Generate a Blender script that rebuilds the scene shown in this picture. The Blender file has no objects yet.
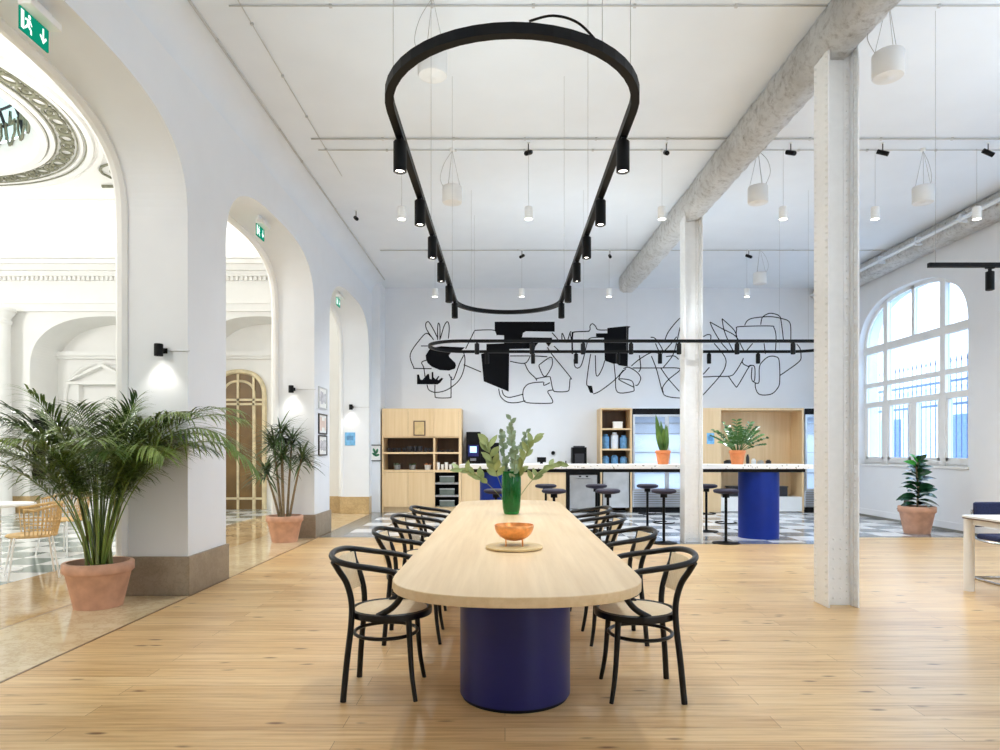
import bpy, bmesh, math, random
from mathutils import Vector, Matrix
from mathutils.geometry import tessellate_polygon
random.seed(11)
S = bpy.context.scene
COL = S.collection
PI = math.pi
EYE, FX, PX0, PY0 = 1.32, 667.0, 505.0, 452.0

def W(px, py, Y):
    """world X, Z of a photo pixel measured at depth Y"""
    return ((px - PX0) * Y / FX, EYE + (PY0 - py) * Y / FX)

# ------------------------------------------------------------------ materials
def lin(c):
    out = []
    for v in c:
        v = v / 255.0
        out.append(v / 12.92 if v <= 0.04045 else ((v + 0.055) / 1.055) ** 2.4)
    return tuple(out)

class NT:
    def __init__(s, name):
        s.m = bpy.data.materials.new(name)
        s.m.use_nodes = True
        s.t = s.m.node_tree
        s.t.nodes.clear()
        s.out = s.n('ShaderNodeOutputMaterial')
    def n(s, typ, **kw):
        nd = s.t.nodes.new(typ)
        for k, v in kw.items():
            if k in nd.inputs.keys() if hasattr(nd, 'inputs') else False:
                nd.inputs[k].default_value = v
            else:
                setattr(nd, k, v)
        return nd
    def l(s, a, b):
        s.t.links.new(a, b)

def ramp(nt, fac, stops):
    r = nt.n('ShaderNodeValToRGB')
    el = r.color_ramp.elements
    while len(el) < len(stops):
        el.new(0.5)
    for e, (p, c) in zip(el, stops):
        e.position = p
        e.color = (*c, 1) if len(c) == 3 else c
    nt.l(fac, r.inputs['Fac'])
    return r.outputs['Color']

def mix(nt, fac, a, b, blend='MIX'):
    m = nt.n('ShaderNodeMix', data_type='RGBA', blend_type=blend)
    for i, v in ((0, fac), (6, a), (7, b)):
        if isinstance(v, (int, float)):
            m.inputs[i].default_value = v
        elif isinstance(v, tuple):
            m.inputs[i].default_value = (*v, 1)
        else:
            nt.l(v, m.inputs[i])
    return m.outputs[2]

def coords(nt, scale=(1, 1, 1), rot=(0, 0, 0)):
    tc = nt.n('ShaderNodeTexCoord')
    mp = nt.n('ShaderNodeMapping')
    mp.inputs['Scale'].default_value = scale
    mp.inputs['Rotation'].default_value = rot
    nt.l(tc.outputs['Object'], mp.inputs['Vector'])
    return mp.outputs['Vector']

def noise(nt, vec, scale, detail=3, rough=0.5):
    n = nt.n('ShaderNodeTexNoise')
    n.inputs['Scale'].default_value = scale
    n.inputs['Detail'].default_value = detail
    n.inputs['Roughness'].default_value = rough
    nt.l(vec, n.inputs['Vector'])
    return n.outputs['Fac']

def bsdf(nt, col, rough=0.5, metal=0.0, bump=None, bumps=0.2, dist=0.01, **kw):
    b = nt.n('ShaderNodeBsdfPrincipled')
    if isinstance(col, tuple):
        b.inputs['Base Color'].default_value = (*col, 1)
    else:
        nt.l(col, b.inputs['Base Color'])
    if isinstance(rough, (int, float)):
        b.inputs['Roughness'].default_value = rough
    else:
        nt.l(rough, b.inputs['Roughness'])
    b.inputs['Metallic'].default_value = metal
    for k, v in kw.items():
        b.inputs[k.replace('_', ' ')].default_value = v
    if bump is not None:
        bp = nt.n('ShaderNodeBump')
        bp.inputs['Strength'].default_value = bumps
        bp.inputs['Distance'].default_value = dist
        nt.l(bump, bp.inputs['Height'])
        nt.l(bp.outputs['Normal'], b.inputs['Normal'])
    nt.l(b.outputs['BSDF'], nt.out.inputs['Surface'])
    return b

def mat(name, c, rough=0.5, metal=0.0, var=0.05, scale=6.0, bumps=0.0, stretch=(1, 1, 1), **kw):
    nt = NT(name)
    base = lin(c)
    v = coords(nt, stretch)
    f = noise(nt, v, scale)
    lo = tuple(max(0, x * (1 - var * 2)) for x in base)
    hi = tuple(min(1, x * (1 + var * 2)) for x in base)
    col = ramp(nt, f, [(0.3, lo), (0.7, hi)])
    bsdf(nt, col, rough, metal, f if bumps else None, bumps, **kw)
    return nt.m

def mat_wood(name, c1, c2, grain_axis='Z', rough=0.4, scale=1.0, c3=None):
    nt = NT(name)
    st = {'X': (0.6, 14, 14), 'Y': (14, 0.6, 14), 'Z': (14, 14, 0.6)}[grain_axis]
    v = coords(nt, tuple(s * scale for s in st))
    f = noise(nt, v, 2.0, 6, 0.6)
    v2 = coords(nt, tuple(s * scale * 0.25 for s in st))
    g = noise(nt, v2, 1.5, 2)
    col = ramp(nt, f, [(0.3, lin(c1)), (0.7, lin(c2))])
    col = mix(nt, 0.35, col, ramp(nt, g, [(0.35, lin(c1)), (0.65, lin(c2))]))
    bsdf(nt, col, rough, 0, f, 0.04)
    return nt.m

def mat_emit(name, c, strength):
    nt = NT(name)
    v = coords(nt)
    f = noise(nt, v, 3)
    col = ramp(nt, f, [(0, lin(c)), (1, lin(c))])
    e = nt.n('ShaderNodeEmission')
    e.inputs['Strength'].default_value = strength
    nt.l(col, e.inputs['Color'])
    nt.l(e.outputs['Emission'], nt.out.inputs['Surface'])
    return nt.m

def mat_pane(name, tint=(235, 242, 248), gloss=0.1):
    nt = NT(name)
    t = nt.n('ShaderNodeBsdfTransparent')
    t.inputs['Color'].default_value = (*lin(tint), 1)
    g = nt.n('ShaderNodeBsdfGlossy')
    g.inputs['Roughness'].default_value = 0.02
    m = nt.n('ShaderNodeMixShader')
    m.inputs['Fac'].default_value = gloss
    nt.l(t.outputs['BSDF'], m.inputs[1])
    nt.l(g.outputs['BSDF'], m.inputs[2])
    nt.l(m.outputs['Shader'], nt.out.inputs['Surface'])
    return nt.m

def mat_floor():
    nt = NT('oak_planks')
    v = coords(nt)
    br = nt.n('ShaderNodeTexBrick')
    br.offset = 0.37
    br.offset_frequency = 2
    br.inputs['Scale'].default_value = 1.0
    br.inputs['Brick Width'].default_value = 2.1
    br.inputs['Row Height'].default_value = 0.145
    br.inputs['Mortar Size'].default_value = 0.0016
    br.inputs['Mortar Smooth'].default_value = 0.2
    br.inputs['Bias'].default_value = 0.0
    br.inputs['Color1'].default_value = (0, 0, 0, 1)
    br.inputs['Color2'].default_value = (1, 1, 1, 1)
    br.inputs['Mortar'].default_value = (0.5, 0.5, 0.5, 1)
    nt.l(v, br.inputs['Vector'])
    plank = ramp(nt, br.outputs['Color'], [(0.0, lin((194, 150, 96))), (0.45, lin((220, 182, 128))), (1.0, lin((234, 204, 155)))])
    vg = coords(nt, (1.1, 26, 1))
    g = noise(nt, vg, 1.6, 6, 0.62)
    grain = ramp(nt, g, [(0.30, lin((158, 110, 62))), (0.5, lin((220, 182, 128))), (0.75, lin((240, 212, 163)))])
    col = mix(nt, 0.58, plank, grain)
    vk = coords(nt, (2.6, 8.5, 1))
    vo = nt.n('ShaderNodeTexVoronoi')
    vo.inputs['Scale'].default_value = 1.25
    nt.l(vk, vo.inputs['Vector'])
    knot = ramp(nt, vo.outputs['Distance'], [(0.08, (1, 1, 1)), (0.2, (0, 0, 0))])
    kn = noise(nt, vk, 0.9, 2)
    kmask = mix(nt, 1.0, knot, ramp(nt, kn, [(0.5, (0, 0, 0)), (0.58, (0.95, 0.95, 0.95))]), 'MULTIPLY')
    col = mix(nt, kmask, col, lin((116, 74, 36)))
    vs = coords(nt, (0.5, 9, 1))
    st = noise(nt, vs, 1.1, 4, 0.7)
    smask = ramp(nt, st, [(0.56, (0, 0, 0)), (0.72, (0.62, 0.62, 0.62))])
    col = mix(nt, smask, col, lin((168, 122, 76)))
    col = mix(nt, br.outputs['Fac'], col, lin((150, 112, 74)))
    rg = ramp(nt, g, [(0, (0.27, 0.27, 0.27)), (1, (0.38, 0.38, 0.38))])
    bsdf(nt, col, rg, 0, g, 0.03, 0.005)
    return nt.m

def mat_checker(name, size, a, b, rough=0.15, rot=0.0, off=(0, 0)):
    nt = NT(name)
    tc = nt.n('ShaderNodeTexCoord')
    mp = nt.n('ShaderNodeMapping')
    mp.inputs['Location'].default_value = (off[0], off[1], 0.25 * size)
    mp.inputs['Rotation'].default_value = (0, 0, rot)
    nt.l(tc.outputs['Object'], mp.inputs['Vector'])
    ch = nt.n('ShaderNodeTexChecker')
    ch.inputs['Scale'].default_value = 1.0 / size
    ch.inputs['Color1'].default_value = (*lin(a), 1)
    ch.inputs['Color2'].default_value = (*lin(b), 1)
    nt.l(mp.outputs['Vector'], ch.inputs['Vector'])
    f = noise(nt, mp.outputs['Vector'], 3.0, 6, 0.65)
    col = mix(nt, 0.25, ch.outputs['Color'], ramp(nt, f, [(0.3, (0.75, 0.75, 0.75)), (0.7, (1, 1, 1))]), 'MULTIPLY')
    bsdf(nt, col, rough)
    return nt.m

def mat_marble(name, c1, c2, vein, rough=0.1, scale=1.5, amount=0.5):
    nt = NT(name)
    v = coords(nt)
    f = noise(nt, v, scale, 8, 0.62)
    col = ramp(nt, f, [(0.3, lin(c1)), (0.7, lin(c2))])
    w = noise(nt, v, scale * 2.1, 10, 0.7)
    vm = ramp(nt, w, [(0.46, (0, 0, 0)), (0.5, (amount,) * 3), (0.54, (0, 0, 0))])
    col = mix(nt, vm, col, lin(vein))
    bsdf(nt, col, rough)
    return nt.m

def mat_spots(name, c, spot, scale=30, rough=0.3, thr=0.2):
    nt = NT(name)
    v = coords(nt)
    vo = nt.n('ShaderNodeTexVoronoi')
    vo.inputs['Scale'].default_value = scale
    nt.l(v, vo.inputs['Vector'])
    m = ramp(nt, vo.outputs['Distance'], [(thr, (1, 1, 1)), (thr + 0.08, (0, 0, 0))])
    k = noise(nt, v, scale * 0.4, 2)
    m = mix(nt, 1.0, m, ramp(nt, k, [(0.42, (0, 0, 0)), (0.55, (1, 1, 1))]), 'MULTIPLY')
    col = mix(nt, m, lin(c), lin(spot))
    bsdf(nt, col, rough)
    return nt.m

def mat_cane(name):
    nt = NT(name)
    v = coords(nt, (1, 1, 1))
    ch = nt.n('ShaderNodeTexChecker')
    ch.inputs['Scale'].default_value = 110
    ch.inputs['Color1'].default_value = (*lin((232, 212, 178)), 1)
    ch.inputs['Color2'].default_value = (*lin((212, 186, 146)), 1)
    nt.l(v, ch.inputs['Vector'])
    f = noise(nt, v, 20)
    col = mix(nt, 0.3, ch.outputs['Color'], ramp(nt, f, [(0.3, lin((214, 190, 150))), (0.7, lin((238, 220, 190)))]))
    bsdf(nt, col, 0.6, 0, f, 0.1)
    return nt.m

def mat_plaster(name):
    nt = NT(name)
    v = coords(nt)
    f = noise(nt, v, 13, 8, 0.72)
    g = noise(nt, v, 2.2, 4, 0.6)
    col = ramp(nt, f, [(0.26, lin((120, 116, 110))), (0.38, lin((210, 208, 205))), (0.52, lin((238, 238, 237)))])
    col = mix(nt, ramp(nt, g, [(0.45, (0, 0, 0)), (0.75, (0.45,) * 3)]), col, lin((178, 174, 166)))
    bsdf(nt, col, 0.9, 0, f, 1.0, 0.09)
    return nt.m

def mat_leaf(name, c1, c2, rough=0.35):
    nt = NT(name)
    v = coords(nt)
    f = noise(nt, v, 5, 3)
    col = ramp(nt, f, [(0.3, lin(c1)), (0.72, lin(c2))])
    b = bsdf(nt, col, rough)
    return nt.m

MT = {}
MT['wall'] = mat('white_wall_paint', (230, 232, 235), 0.7, var=0.006, scale=3, bumps=0.02)
MT['ceil'] = mat('white_ceiling_paint', (227, 232, 238), 0.75, var=0.008, scale=2, bumps=0.05)
MT['lobby'] = mat('warm_white_stucco', (238, 237, 234), 0.6, var=0.008, scale=3, bumps=0.02)
MT['floor'] = mat_floor()
MT['marble'] = mat_marble('polished_beige_marble', (196, 163, 116), (224, 198, 156), (170, 130, 84), 0.07, 1.6, 0.5)
MT['marble2'] = mat_marble('pale_beige_marble', (214, 190, 150), (230, 210, 174), (182, 148, 104), 0.09, 2.2, 0.4)
MT['check_k'] = mat_checker('grey_white_checker', 0.5, (240, 241, 243), (136, 143, 150), 0.16, 0.0, (0.1, 0.05))
MT['check_l'] = mat_checker('green_grey_white_checker', 0.5, (240, 240, 236), (150, 160, 152), 0.12, 0.0, (0.0, 0.2))
MT['border'] = mat_marble('grey_stone_border', (112, 112, 106), (140, 138, 130), (90, 90, 86), 0.2, 3, 0.3)
MT['plinth'] = mat_marble('taupe_stone_plinth', (140, 126, 108), (160, 146, 128), (118, 104, 88), 0.35, 5, 0.4)
MT['plinth2'] = mat_marble('tan_stone_plinth', (186, 158, 112), (206, 178, 132), (150, 122, 84), 0.3, 5, 0.4)
MT['brassline'] = mat('dark_joint_line', (122, 92, 58), 0.4)
MT['oak'] = mat_wood('pale_oak_veneer', (206, 176, 132), (228, 202, 162), 'Y', 0.38, 1.0)
MT['cab'] = mat_wood('oak_cabinet_veneer', (216, 184, 138), (232, 204, 162), 'Z', 0.45, 0.7)
MT['cabin'] = mat_wood('oak_cabinet_inside', (188, 156, 112), (206, 176, 132), 'Z', 0.5, 0.7)
MT['darkoak'] = mat_wood('dark_oak_panel', (74, 54, 36), (96, 72, 48), 'Z', 0.5, 0.7)  # back panels in a darker brown than the carcass
MT['navy'] = mat('navy_blue_lacquer', (24, 28, 92), 0.38, var=0.03, Specular_IOR_Level=0.4)
MT['blue'] = mat('cobalt_blue_lacquer', (0, 40, 132), 0.42, var=0.03, Specular_IOR_Level=0.3)
MT['black'] = mat('matt_black_metal', (9, 9, 10), 0.5, var=0.05, Specular_IOR_Level=0.18)
MT['blackwood'] = mat('black_stained_beech', (14, 13, 14), 0.35, var=0.08, Specular_IOR_Level=0.35)
MT['paint'] = mat('black_mural_paint', (14, 15, 19), 0.8, var=0.05, Specular_IOR_Level=0.15)
MT['cane'] = mat_cane('woven_cane')
MT['plaster'] = mat_plaster('rough_plaster')
MT['column'] = mat('cream_column_paint', (237, 238, 238), 0.45, var=0.012, scale=14, bumps=0.12)
MT['terra'] = mat('terracotta_clay', (200, 154, 128), 0.75, var=0.07, scale=9, bumps=0.05)
MT['terra2'] = mat('orange_terracotta', (226, 138, 84), 0.7, var=0.05, scale=12)
MT['soil'] = mat('dark_potting_soil', (58, 42, 30), 0.95, var=0.2, scale=40, bumps=0.5)
MT['palm'] = mat_leaf('palm_leaf', (76, 104, 38), (140, 160, 78), 0.35)
MT['palm2'] = mat_leaf('palm_leaf_dark', (48, 76, 32), (96, 124, 54), 0.32)
MT['palmstem'] = mat('palm_cane_stem', (112, 118, 62), 0.5, var=0.15)
MT['drac'] = mat_leaf('dracaena_leaf', (44, 68, 40), (96, 118, 70), 0.35)
MT['bark'] = mat('grey_brown_bark', (134, 116, 88), 0.85, var=0.15, scale=30, bumps=0.3)
MT['ficus'] = mat_leaf('rubber_plant_leaf', (16, 50, 34), (38, 88, 52), 0.22)
MT['ficus2'] = mat_leaf('young_rubber_leaf', (44, 130, 50), (80, 168, 70), 0.25)
MT['snake'] = mat_leaf('snake_plant_leaf', (54, 100, 40), (120, 156, 70), 0.35)
MT['zz'] = mat_leaf('zz_plant_leaf', (44, 88, 36), (92, 136, 60), 0.28)
MT['euc'] = mat_leaf('eucalyptus_leaf', (96, 120, 90), (156, 172, 140), 0.55)
MT['euc2'] = mat_leaf('olive_leaf', (110, 128, 74), (160, 172, 112), 0.5)
MT['copper'] = mat('hammered_copper', (240, 160, 92), 0.3, 0.6, var=0.08, scale=40, bumps=0.1)
MT['trivet'] = mat('pale_beech_trivet', (206, 178, 126), 0.5, var=0.06, scale=8)
MT['chrome'] = mat('polished_chrome', (200, 202, 206), 0.12, 1.0, var=0.02)
MT['steel'] = mat('brushed_steel', (186, 188, 190), 0.3, 0.85, var=0.05, scale=5, stretch=(1, 30, 1))
MT['white'] = mat('white_powder_coat', (236, 236, 234), 0.4, var=0.01)
MT['whiteglass'] = mat('white_porcelain', (240, 239, 234), 0.2, var=0.01)
MT['terrazzo'] = mat_spots('white_terrazzo', (240, 240, 237), (128, 122, 116), 26, 0.3, 0.2)
MT['seatdark'] = mat('dark_aubergine_leather', (34, 28, 50), 0.6, var=0.08, scale=12)
MT['navyfab'] = mat('navy_fabric', (40, 48, 86), 0.85, var=0.12, scale=60, bumps=0.2)
MT['rattan'] = mat('natural_rattan', (206, 172, 118), 0.6, var=0.12, scale=25, bumps=0.2)
MT['signgreen'] = mat_emit('green_exit_sign', (14, 132, 104), 0.55)
MT['signwhite'] = mat_emit('white_sign_symbol', (226, 255, 244), 0.8)
MT['lens'] = mat_emit('lit_lamp_lens', (255, 248, 235), 9.0)
MT['screen'] = mat_emit('lit_blue_screen', (150, 190, 235), 1.2)
MT['screen2'] = mat_emit('lit_screen_icon', (235, 244, 255), 1.4)
MT['fridgelamp'] = mat_emit('fridge_lamp', (214, 232, 255), 1.6)
MT['pane'] = mat_pane('window_glass', (216, 228, 240), 0.07)
MT['dpane'] = mat_pane('dome_glass', (112, 126, 118), 0.06)
MT['fpane'] = mat_pane('fridge_glass', (236, 242, 250), 0.05)
MT['fridgein'] = mat('fridge_liner', (226, 234, 244), 0.35, var=0.01)
MT['gold'] = mat('antique_gold_frame', (222, 206, 168), 0.45, 0.0, var=0.08)
MT['warmglass'] = mat('smoked_brown_glass', (120, 92, 50), 0.3, var=0.15, scale=2)
MT['olive'] = mat('olive_gilt_relief', (128, 128, 108), 0.6, var=0.15, scale=12)
MT['bluesticker'] = mat('sky_blue_sticker', (116, 180, 222), 0.5, var=0.1, scale=14)
MT['paper'] = mat('white_paper', (238, 237, 232), 0.7, var=0.01)
MT['pinkpaper'] = mat('pale_pink_print', (224, 196, 180), 0.6, var=0.04)
MT['frame'] = mat('dark_picture_frame', (44, 40, 40), 0.45)
MT['frame2'] = mat('brown_picture_frame', (96, 72, 58), 0.45)
MT['greyprint'] = mat('grey_print', (188, 186, 192), 0.6, var=0.2, scale=18)
MT['greenprint'] = mat('green_print', (44, 124, 84), 0.6, var=0.1, scale=10)
MT['ground'] = mat('pale_paving', (206, 206, 206), 0.8, var=0.05)
MT['iron'] = mat('blue_grey_iron', (84, 100, 130), 0.5, var=0.05)
MT['facade'] = mat('pale_blue_facade', (222, 230, 240), 0.7, var=0.04, scale=1)
MT['dkblue'] = mat('slate_blue_door', (100, 124, 170), 0.5, var=0.06)
MT['car'] = mat('grey_blue_car_paint', (112, 124, 146), 0.25, 0.3, var=0.03)
MT['grey'] = mat('grey_plastic', (120, 122, 122), 0.5)
MT['ltgrey'] = mat('light_grey_plastic', (206, 207, 207), 0.5)
MT['glassblue'] = mat('blue_tinted_ware', (96, 146, 190), 0.2, var=0.12, scale=18)
MT['darkware'] = mat('dark_stoneware', (40, 40, 46), 0.35, var=0.1)
MT['wire'] = mat('grey_steel_wire', (168, 168, 168), 0.6)
MT['drum'] = mat('off_white_drum', (222, 221, 219), 0.6, var=0.01)
MT['conduit'] = mat('pale_grey_conduit', (190, 190, 188), 0.5)
MT['crate'] = mat('grey_green_basket', (96, 104, 96), 0.6, var=0.1)

def mat_green_glass():
    nt = NT('emerald_glass')
    v = coords(nt)
    f = noise(nt, v, 4)
    col = ramp(nt, f, [(0.3, lin((8, 140, 52))), (0.7, lin((14, 158, 66)))])
    b = bsdf(nt, col, 0.05)
    b.inputs['Transmission Weight'].default_value = 0.75
    b.inputs['IOR'].default_value = 1.45
    return nt.m
MT['greenglass'] = mat_green_glass()

# ------------------------------------------------------------------ mesh kit
class MB:
    def __init__(s):
        s.b = bmesh.new()
    def box(s, x0, x1, y0, y1, z0, z1):
        v = [s.b.verts.new(p) for p in ((x0, y0, z0), (x1, y0, z0), (x1, y1, z0), (x0, y1, z0),
                                        (x0, y0, z1), (x1, y0, z1), (x1, y1, z1), (x0, y1, z1))]
        for f in ((3, 2, 1, 0), (4, 5, 6, 7), (0, 1, 5, 4), (1, 2, 6, 5), (2, 3, 7, 6), (3, 0, 4, 7)):
            s.b.faces.new([v[i] for i in f])
        return s
    def cbox(s, c, d):
        return s.box(c[0] - d[0] / 2, c[0] + d[0] / 2, c[1] - d[1] / 2, c[1] + d[1] / 2, c[2] - d[2] / 2, c[2] + d[2] / 2)
    def quad(s, *pts):
        s.b.faces.new([s.b.verts.new(p) for p in pts])
        return s
    def tube(s, pts, r, seg=8, closed=False, flat=None):
        pts = [Vector(p) for p in pts]
        n = len(pts)
        rs = r if isinstance(r, (list, tuple)) else [r] * n
        tan = []
        for i in range(n):
            if closed:
                d = pts[(i + 1) % n] - pts[i - 1]
            else:
                d = pts[min(i + 1, n - 1)] - pts[max(i - 1, 0)]
            tan.append(d.normalized() if d.length > 1e-9 else Vector((0, 0, 1)))
        up = Vector((0, 0, 1)) if abs(tan[0].z) < 0.9 else Vector((1, 0, 0))
        nrm = (up - tan[0] * up.dot(tan[0])).normalized()
        rings = []
        for i in range(n):
            nrm = nrm - tan[i] * nrm.dot(tan[i])
            nrm.normalize()
            bn = tan[i].cross(nrm)
            ring = []
            for k in range(seg):
                a = 2 * PI * (k + 0.5) / seg
                ring.append(s.b.verts.new(pts[i] + (bn * math.cos(a) + nrm * math.sin(a) * (flat or 1.0)) * rs[i]))
            rings.append(ring)
        rng = range(n) if closed else range(n - 1)
        for i in rng:
            A, B = rings[i], rings[(i + 1) % n]
            for k in range(seg):
                s.b.faces.new((A[k], A[(k + 1) % seg], B[(k + 1) % seg], B[k]))
        if not closed:
            s.b.faces.new(rings[0][::-1])
            s.b.faces.new(rings[-1])
        return s
    def lathe(s, prof, seg=28, c=(0, 0, 0), a0=0.0, a1=2 * PI):
        full = abs(a1 - a0 - 2 * PI) < 1e-6
        m = seg if full else seg + 1
        rings = []
        for (r, z) in prof:
            if r < 1e-6:
                rings.append([s.b.verts.new((c[0], c[1], c[2] + z))])
            else:
                rings.append([s.b.verts.new((c[0] + r * math.cos(a0 + (a1 - a0) * k / seg), c[1] + r * math.sin(a0 + (a1 - a0) * k / seg), c[2] + z)) for k in range(m)])
        for A, B in zip(rings, rings[1:]):
            for k in range(seg):
                k2 = (k + 1) % m
                if len(A) == 1 and len(B) == 1:
                    continue
                if len(A) == 1:
                    s.b.faces.new((A[0], B[k2], B[k]))
                elif len(B) == 1:
                    s.b.faces.new((A[k], A[k2], B[0]))
                else:
                    s.b.faces.new((A[k], A[k2], B[k2], B[k]))
        return s
    def cyl(s, c, r, z0, z1, seg=24):
        return s.lathe([(0, z0), (r, z0), (r, z1), (0, z1)], seg, c)
    def prism(s, poly, z0, z1, f=None):
        f = f or (lambda u, v, w: (u, v, w))
        n = len(poly)
        A = [s.b.verts.new(f(u, v, z0)) for u, v in poly]
        B = [s.b.verts.new(f(u, v, z1)) for u, v in poly]
        s.b.faces.new(A[::-1])
        s.b.faces.new(B)
        for i in range(n):
            s.b.faces.new((A[i], A[(i + 1) % n], B[(i + 1) % n], B[i]))
        return s
    def sphere(s, c, r, seg=10, rings=6, sc=(1, 1, 1)):
        prof = [(math.sin(PI * i / rings), -math.cos(PI * i / rings)) for i in range(rings + 1)]
        rr = []
        for (q, z) in prof:
            if q < 1e-6:
                rr.append([s.b.verts.new((c[0], c[1], c[2] + z * r * sc[2]))])
            else:
                rr.append([s.b.verts.new((c[0] + q * r * sc[0] * math.cos(2 * PI * k / seg), c[1] + q * r * sc[1] * math.sin(2 * PI * k / seg), c[2] + z * r * sc[2])) for k in range(seg)])
        for A, B in zip(rr, rr[1:]):
            for k in range(seg):
                k2 = (k + 1) % seg
                if len(A) == 1:
                    s.b.faces.new((A[0], B[k2], B[k]))
                elif len(B) == 1:
                    s.b.faces.new((A[k], A[k2], B[0]))
                else:
                    s.b.faces.new((A[k], A[k2], B[k2], B[k]))
        return s
    def blade(s, base, d, length, width, up=Vector((0, 0, 1)), droop=0.2, n=4, fold=0.25, peak=0.4):
        """a leaf: tapered strip, folded along its midrib, drooping"""
        d = Vector(d).normalized()
        side = d.cross(up)
        if side.length < 1e-4:
            side = Vector((1, 0, 0))
        side.normalize()
        nr = side.cross(d).normalized()
        p = Vector(base)
        rows = []
        cur = d.copy()
        step = length / n
        for i in range(n + 1):
            t = i / n
            w = width * (math.sin(PI * min(1, t / peak) / 2) if t < peak else math.cos(PI / 2 * (t - peak) / (1 - peak))) ** 0.8 if 0 < t < 1 else width * 0.08
            a = s.b.verts.new(p - side * w / 2 + nr * w * fold)
            m = s.b.verts.new(p)
            c = s.b.verts.new(p + side * w / 2 + nr * w * fold)
            rows.append((a, m, c))
            cur = (cur + Vector((0, 0, -1)) * droop / n).normalized()
            p = p + cur * step
        for A, B in zip(rows, rows[1:]):
            s.b.faces.new((A[0], A[1], B[1], B[0]))
            s.b.faces.new((A[1], A[2], B[2], B[1]))
        return s
    def build(s, name, m, parent=None, smooth=False, bevel=0.0, loc=None, auto=None):
        bmesh.ops.recalc_face_normals(s.b, faces=s.b.faces[:])
        me = bpy.data.meshes.new(name)
        s.b.to_mesh(me)
        s.b.free()
        me.materials.append(MT[m] if isinstance(m, str) else m)
        o = bpy.data.objects.new(name, me)
        COL.objects.link(o)
        if parent is not None:
            o.parent = parent
        if loc is not None:
            o.location = loc
        if smooth:
            for p in me.polygons:
                p.use_smooth = True
            ang = math.radians(auto if auto else 40)
            try:
                me.set_sharp_from_angle(angle=ang)
            except Exception:
                pass
        if bevel:
            md = o.modifiers.new('soft_edges', 'BEVEL')
            md.width = bevel
            md.segments = 2
            md.limit_method = 'ANGLE'
        return o

def tag(o, label, cat, group=None):
    o['label'] = label
    o['category'] = cat
    if group:
        o['group'] = group
    o['kind'] = 'thing'
    return o

def thing(name, label, cat, loc=(0, 0, 0), rotz=0.0, group=None):
    o = bpy.data.objects.new(name, None)
    o.empty_display_size = 0.1
    COL.objects.link(o)
    o.location = loc
    o.rotation_euler = (0, 0, rotz)
    return tag(o, label, cat, group)

def struct(o):
    o['kind'] = 'structure'
    return o

KIDS = {}
def kids(o):
    return [c for c in bpy.data.objects if c.parent == o]

def dup(root, loc, rotz=None, label=None, scale=None):
    def rec(o, par):
        c = o.copy()
        COL.objects.link(c)
        if par is not None:
            c.parent = par
        for k in kids(o):
            rec(k, c)
        return c
    r = rec(root, None)
    r.location = loc
    if rotz is not None:
        r.rotation_euler = (0, 0, rotz)
    if label:
        r['label'] = label
    if scale:
        r.scale = scale
    return r

def smoothpath(pts, n=8, closed=False):
    P = [Vector(p) for p in pts]
    m = len(P)
    out = []
    rng = m if closed else m - 1
    for i in range(rng):
        if closed:
            p0, p1, p2, p3 = P[i - 1], P[i], P[(i + 1) % m], P[(i + 2) % m]
        else:
            p0, p1, p2, p3 = P[max(i - 1, 0)], P[i], P[i + 1], P[min(i + 2, m - 1)]
        for k in range(n):
            t = k / n
            out.append(0.5 * ((2 * p1) + (p2 - p0) * t + (2 * p0 - 5 * p1 + 4 * p2 - p3) * t * t + (3 * p1 - p0 - 3 * p2 + p3) * t ** 3))
    if not closed:
        out.append(P[-1])
    return out

ORD = ['first', 'second', 'third', 'fourth', 'fifth', 'sixth', 'seventh', 'eighth', 'ninth', 'tenth', 'eleventh', 'twelfth']

def lamp(name, kind, loc, energy, color=(1, 1, 1), rot=(0, 0, 0), size=0.1, spot=None, blend=0.6, sizey=None):
    d = bpy.data.lights.new(name, kind)
    d.energy = energy
    d.color = color
    if kind == 'AREA':
        d.size = size
        if sizey:
            d.shape = 'RECTANGLE'
            d.size_y = sizey
    else:
        d.shadow_soft_size = size
    if kind == 'SPOT':
        d.spot_size = spot
        d.spot_blend = blend
    o = bpy.data.objects.new(name, d)
    COL.objects.link(o)
    o.location = loc
    o.rotation_euler = rot
    return o

# ------------------------------------------------------------------ the setting
XL, XL2 = -2.92, -3.50          # arcade wall: room face, lobby face
XR, YB, ZC = 7.40, 15.20, 5.05  # right wall, back wall, ceiling
YN = -3.5                       # where the modelled hall ends, behind the camera
LZ = 6.32                       # lobby ceiling
LYB = 14.5                      # lobby end wall

def arch_z(u, c, h, spring, top, n):
    q = min(1.0, abs(u - c) / h)
    return spring + (top - spring) * (1 - q ** n) ** (1 / n)

def arch_samples(c, h, k=72):
    return [c - h * math.cos(PI * i / k) for i in range(k + 1)]

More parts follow.
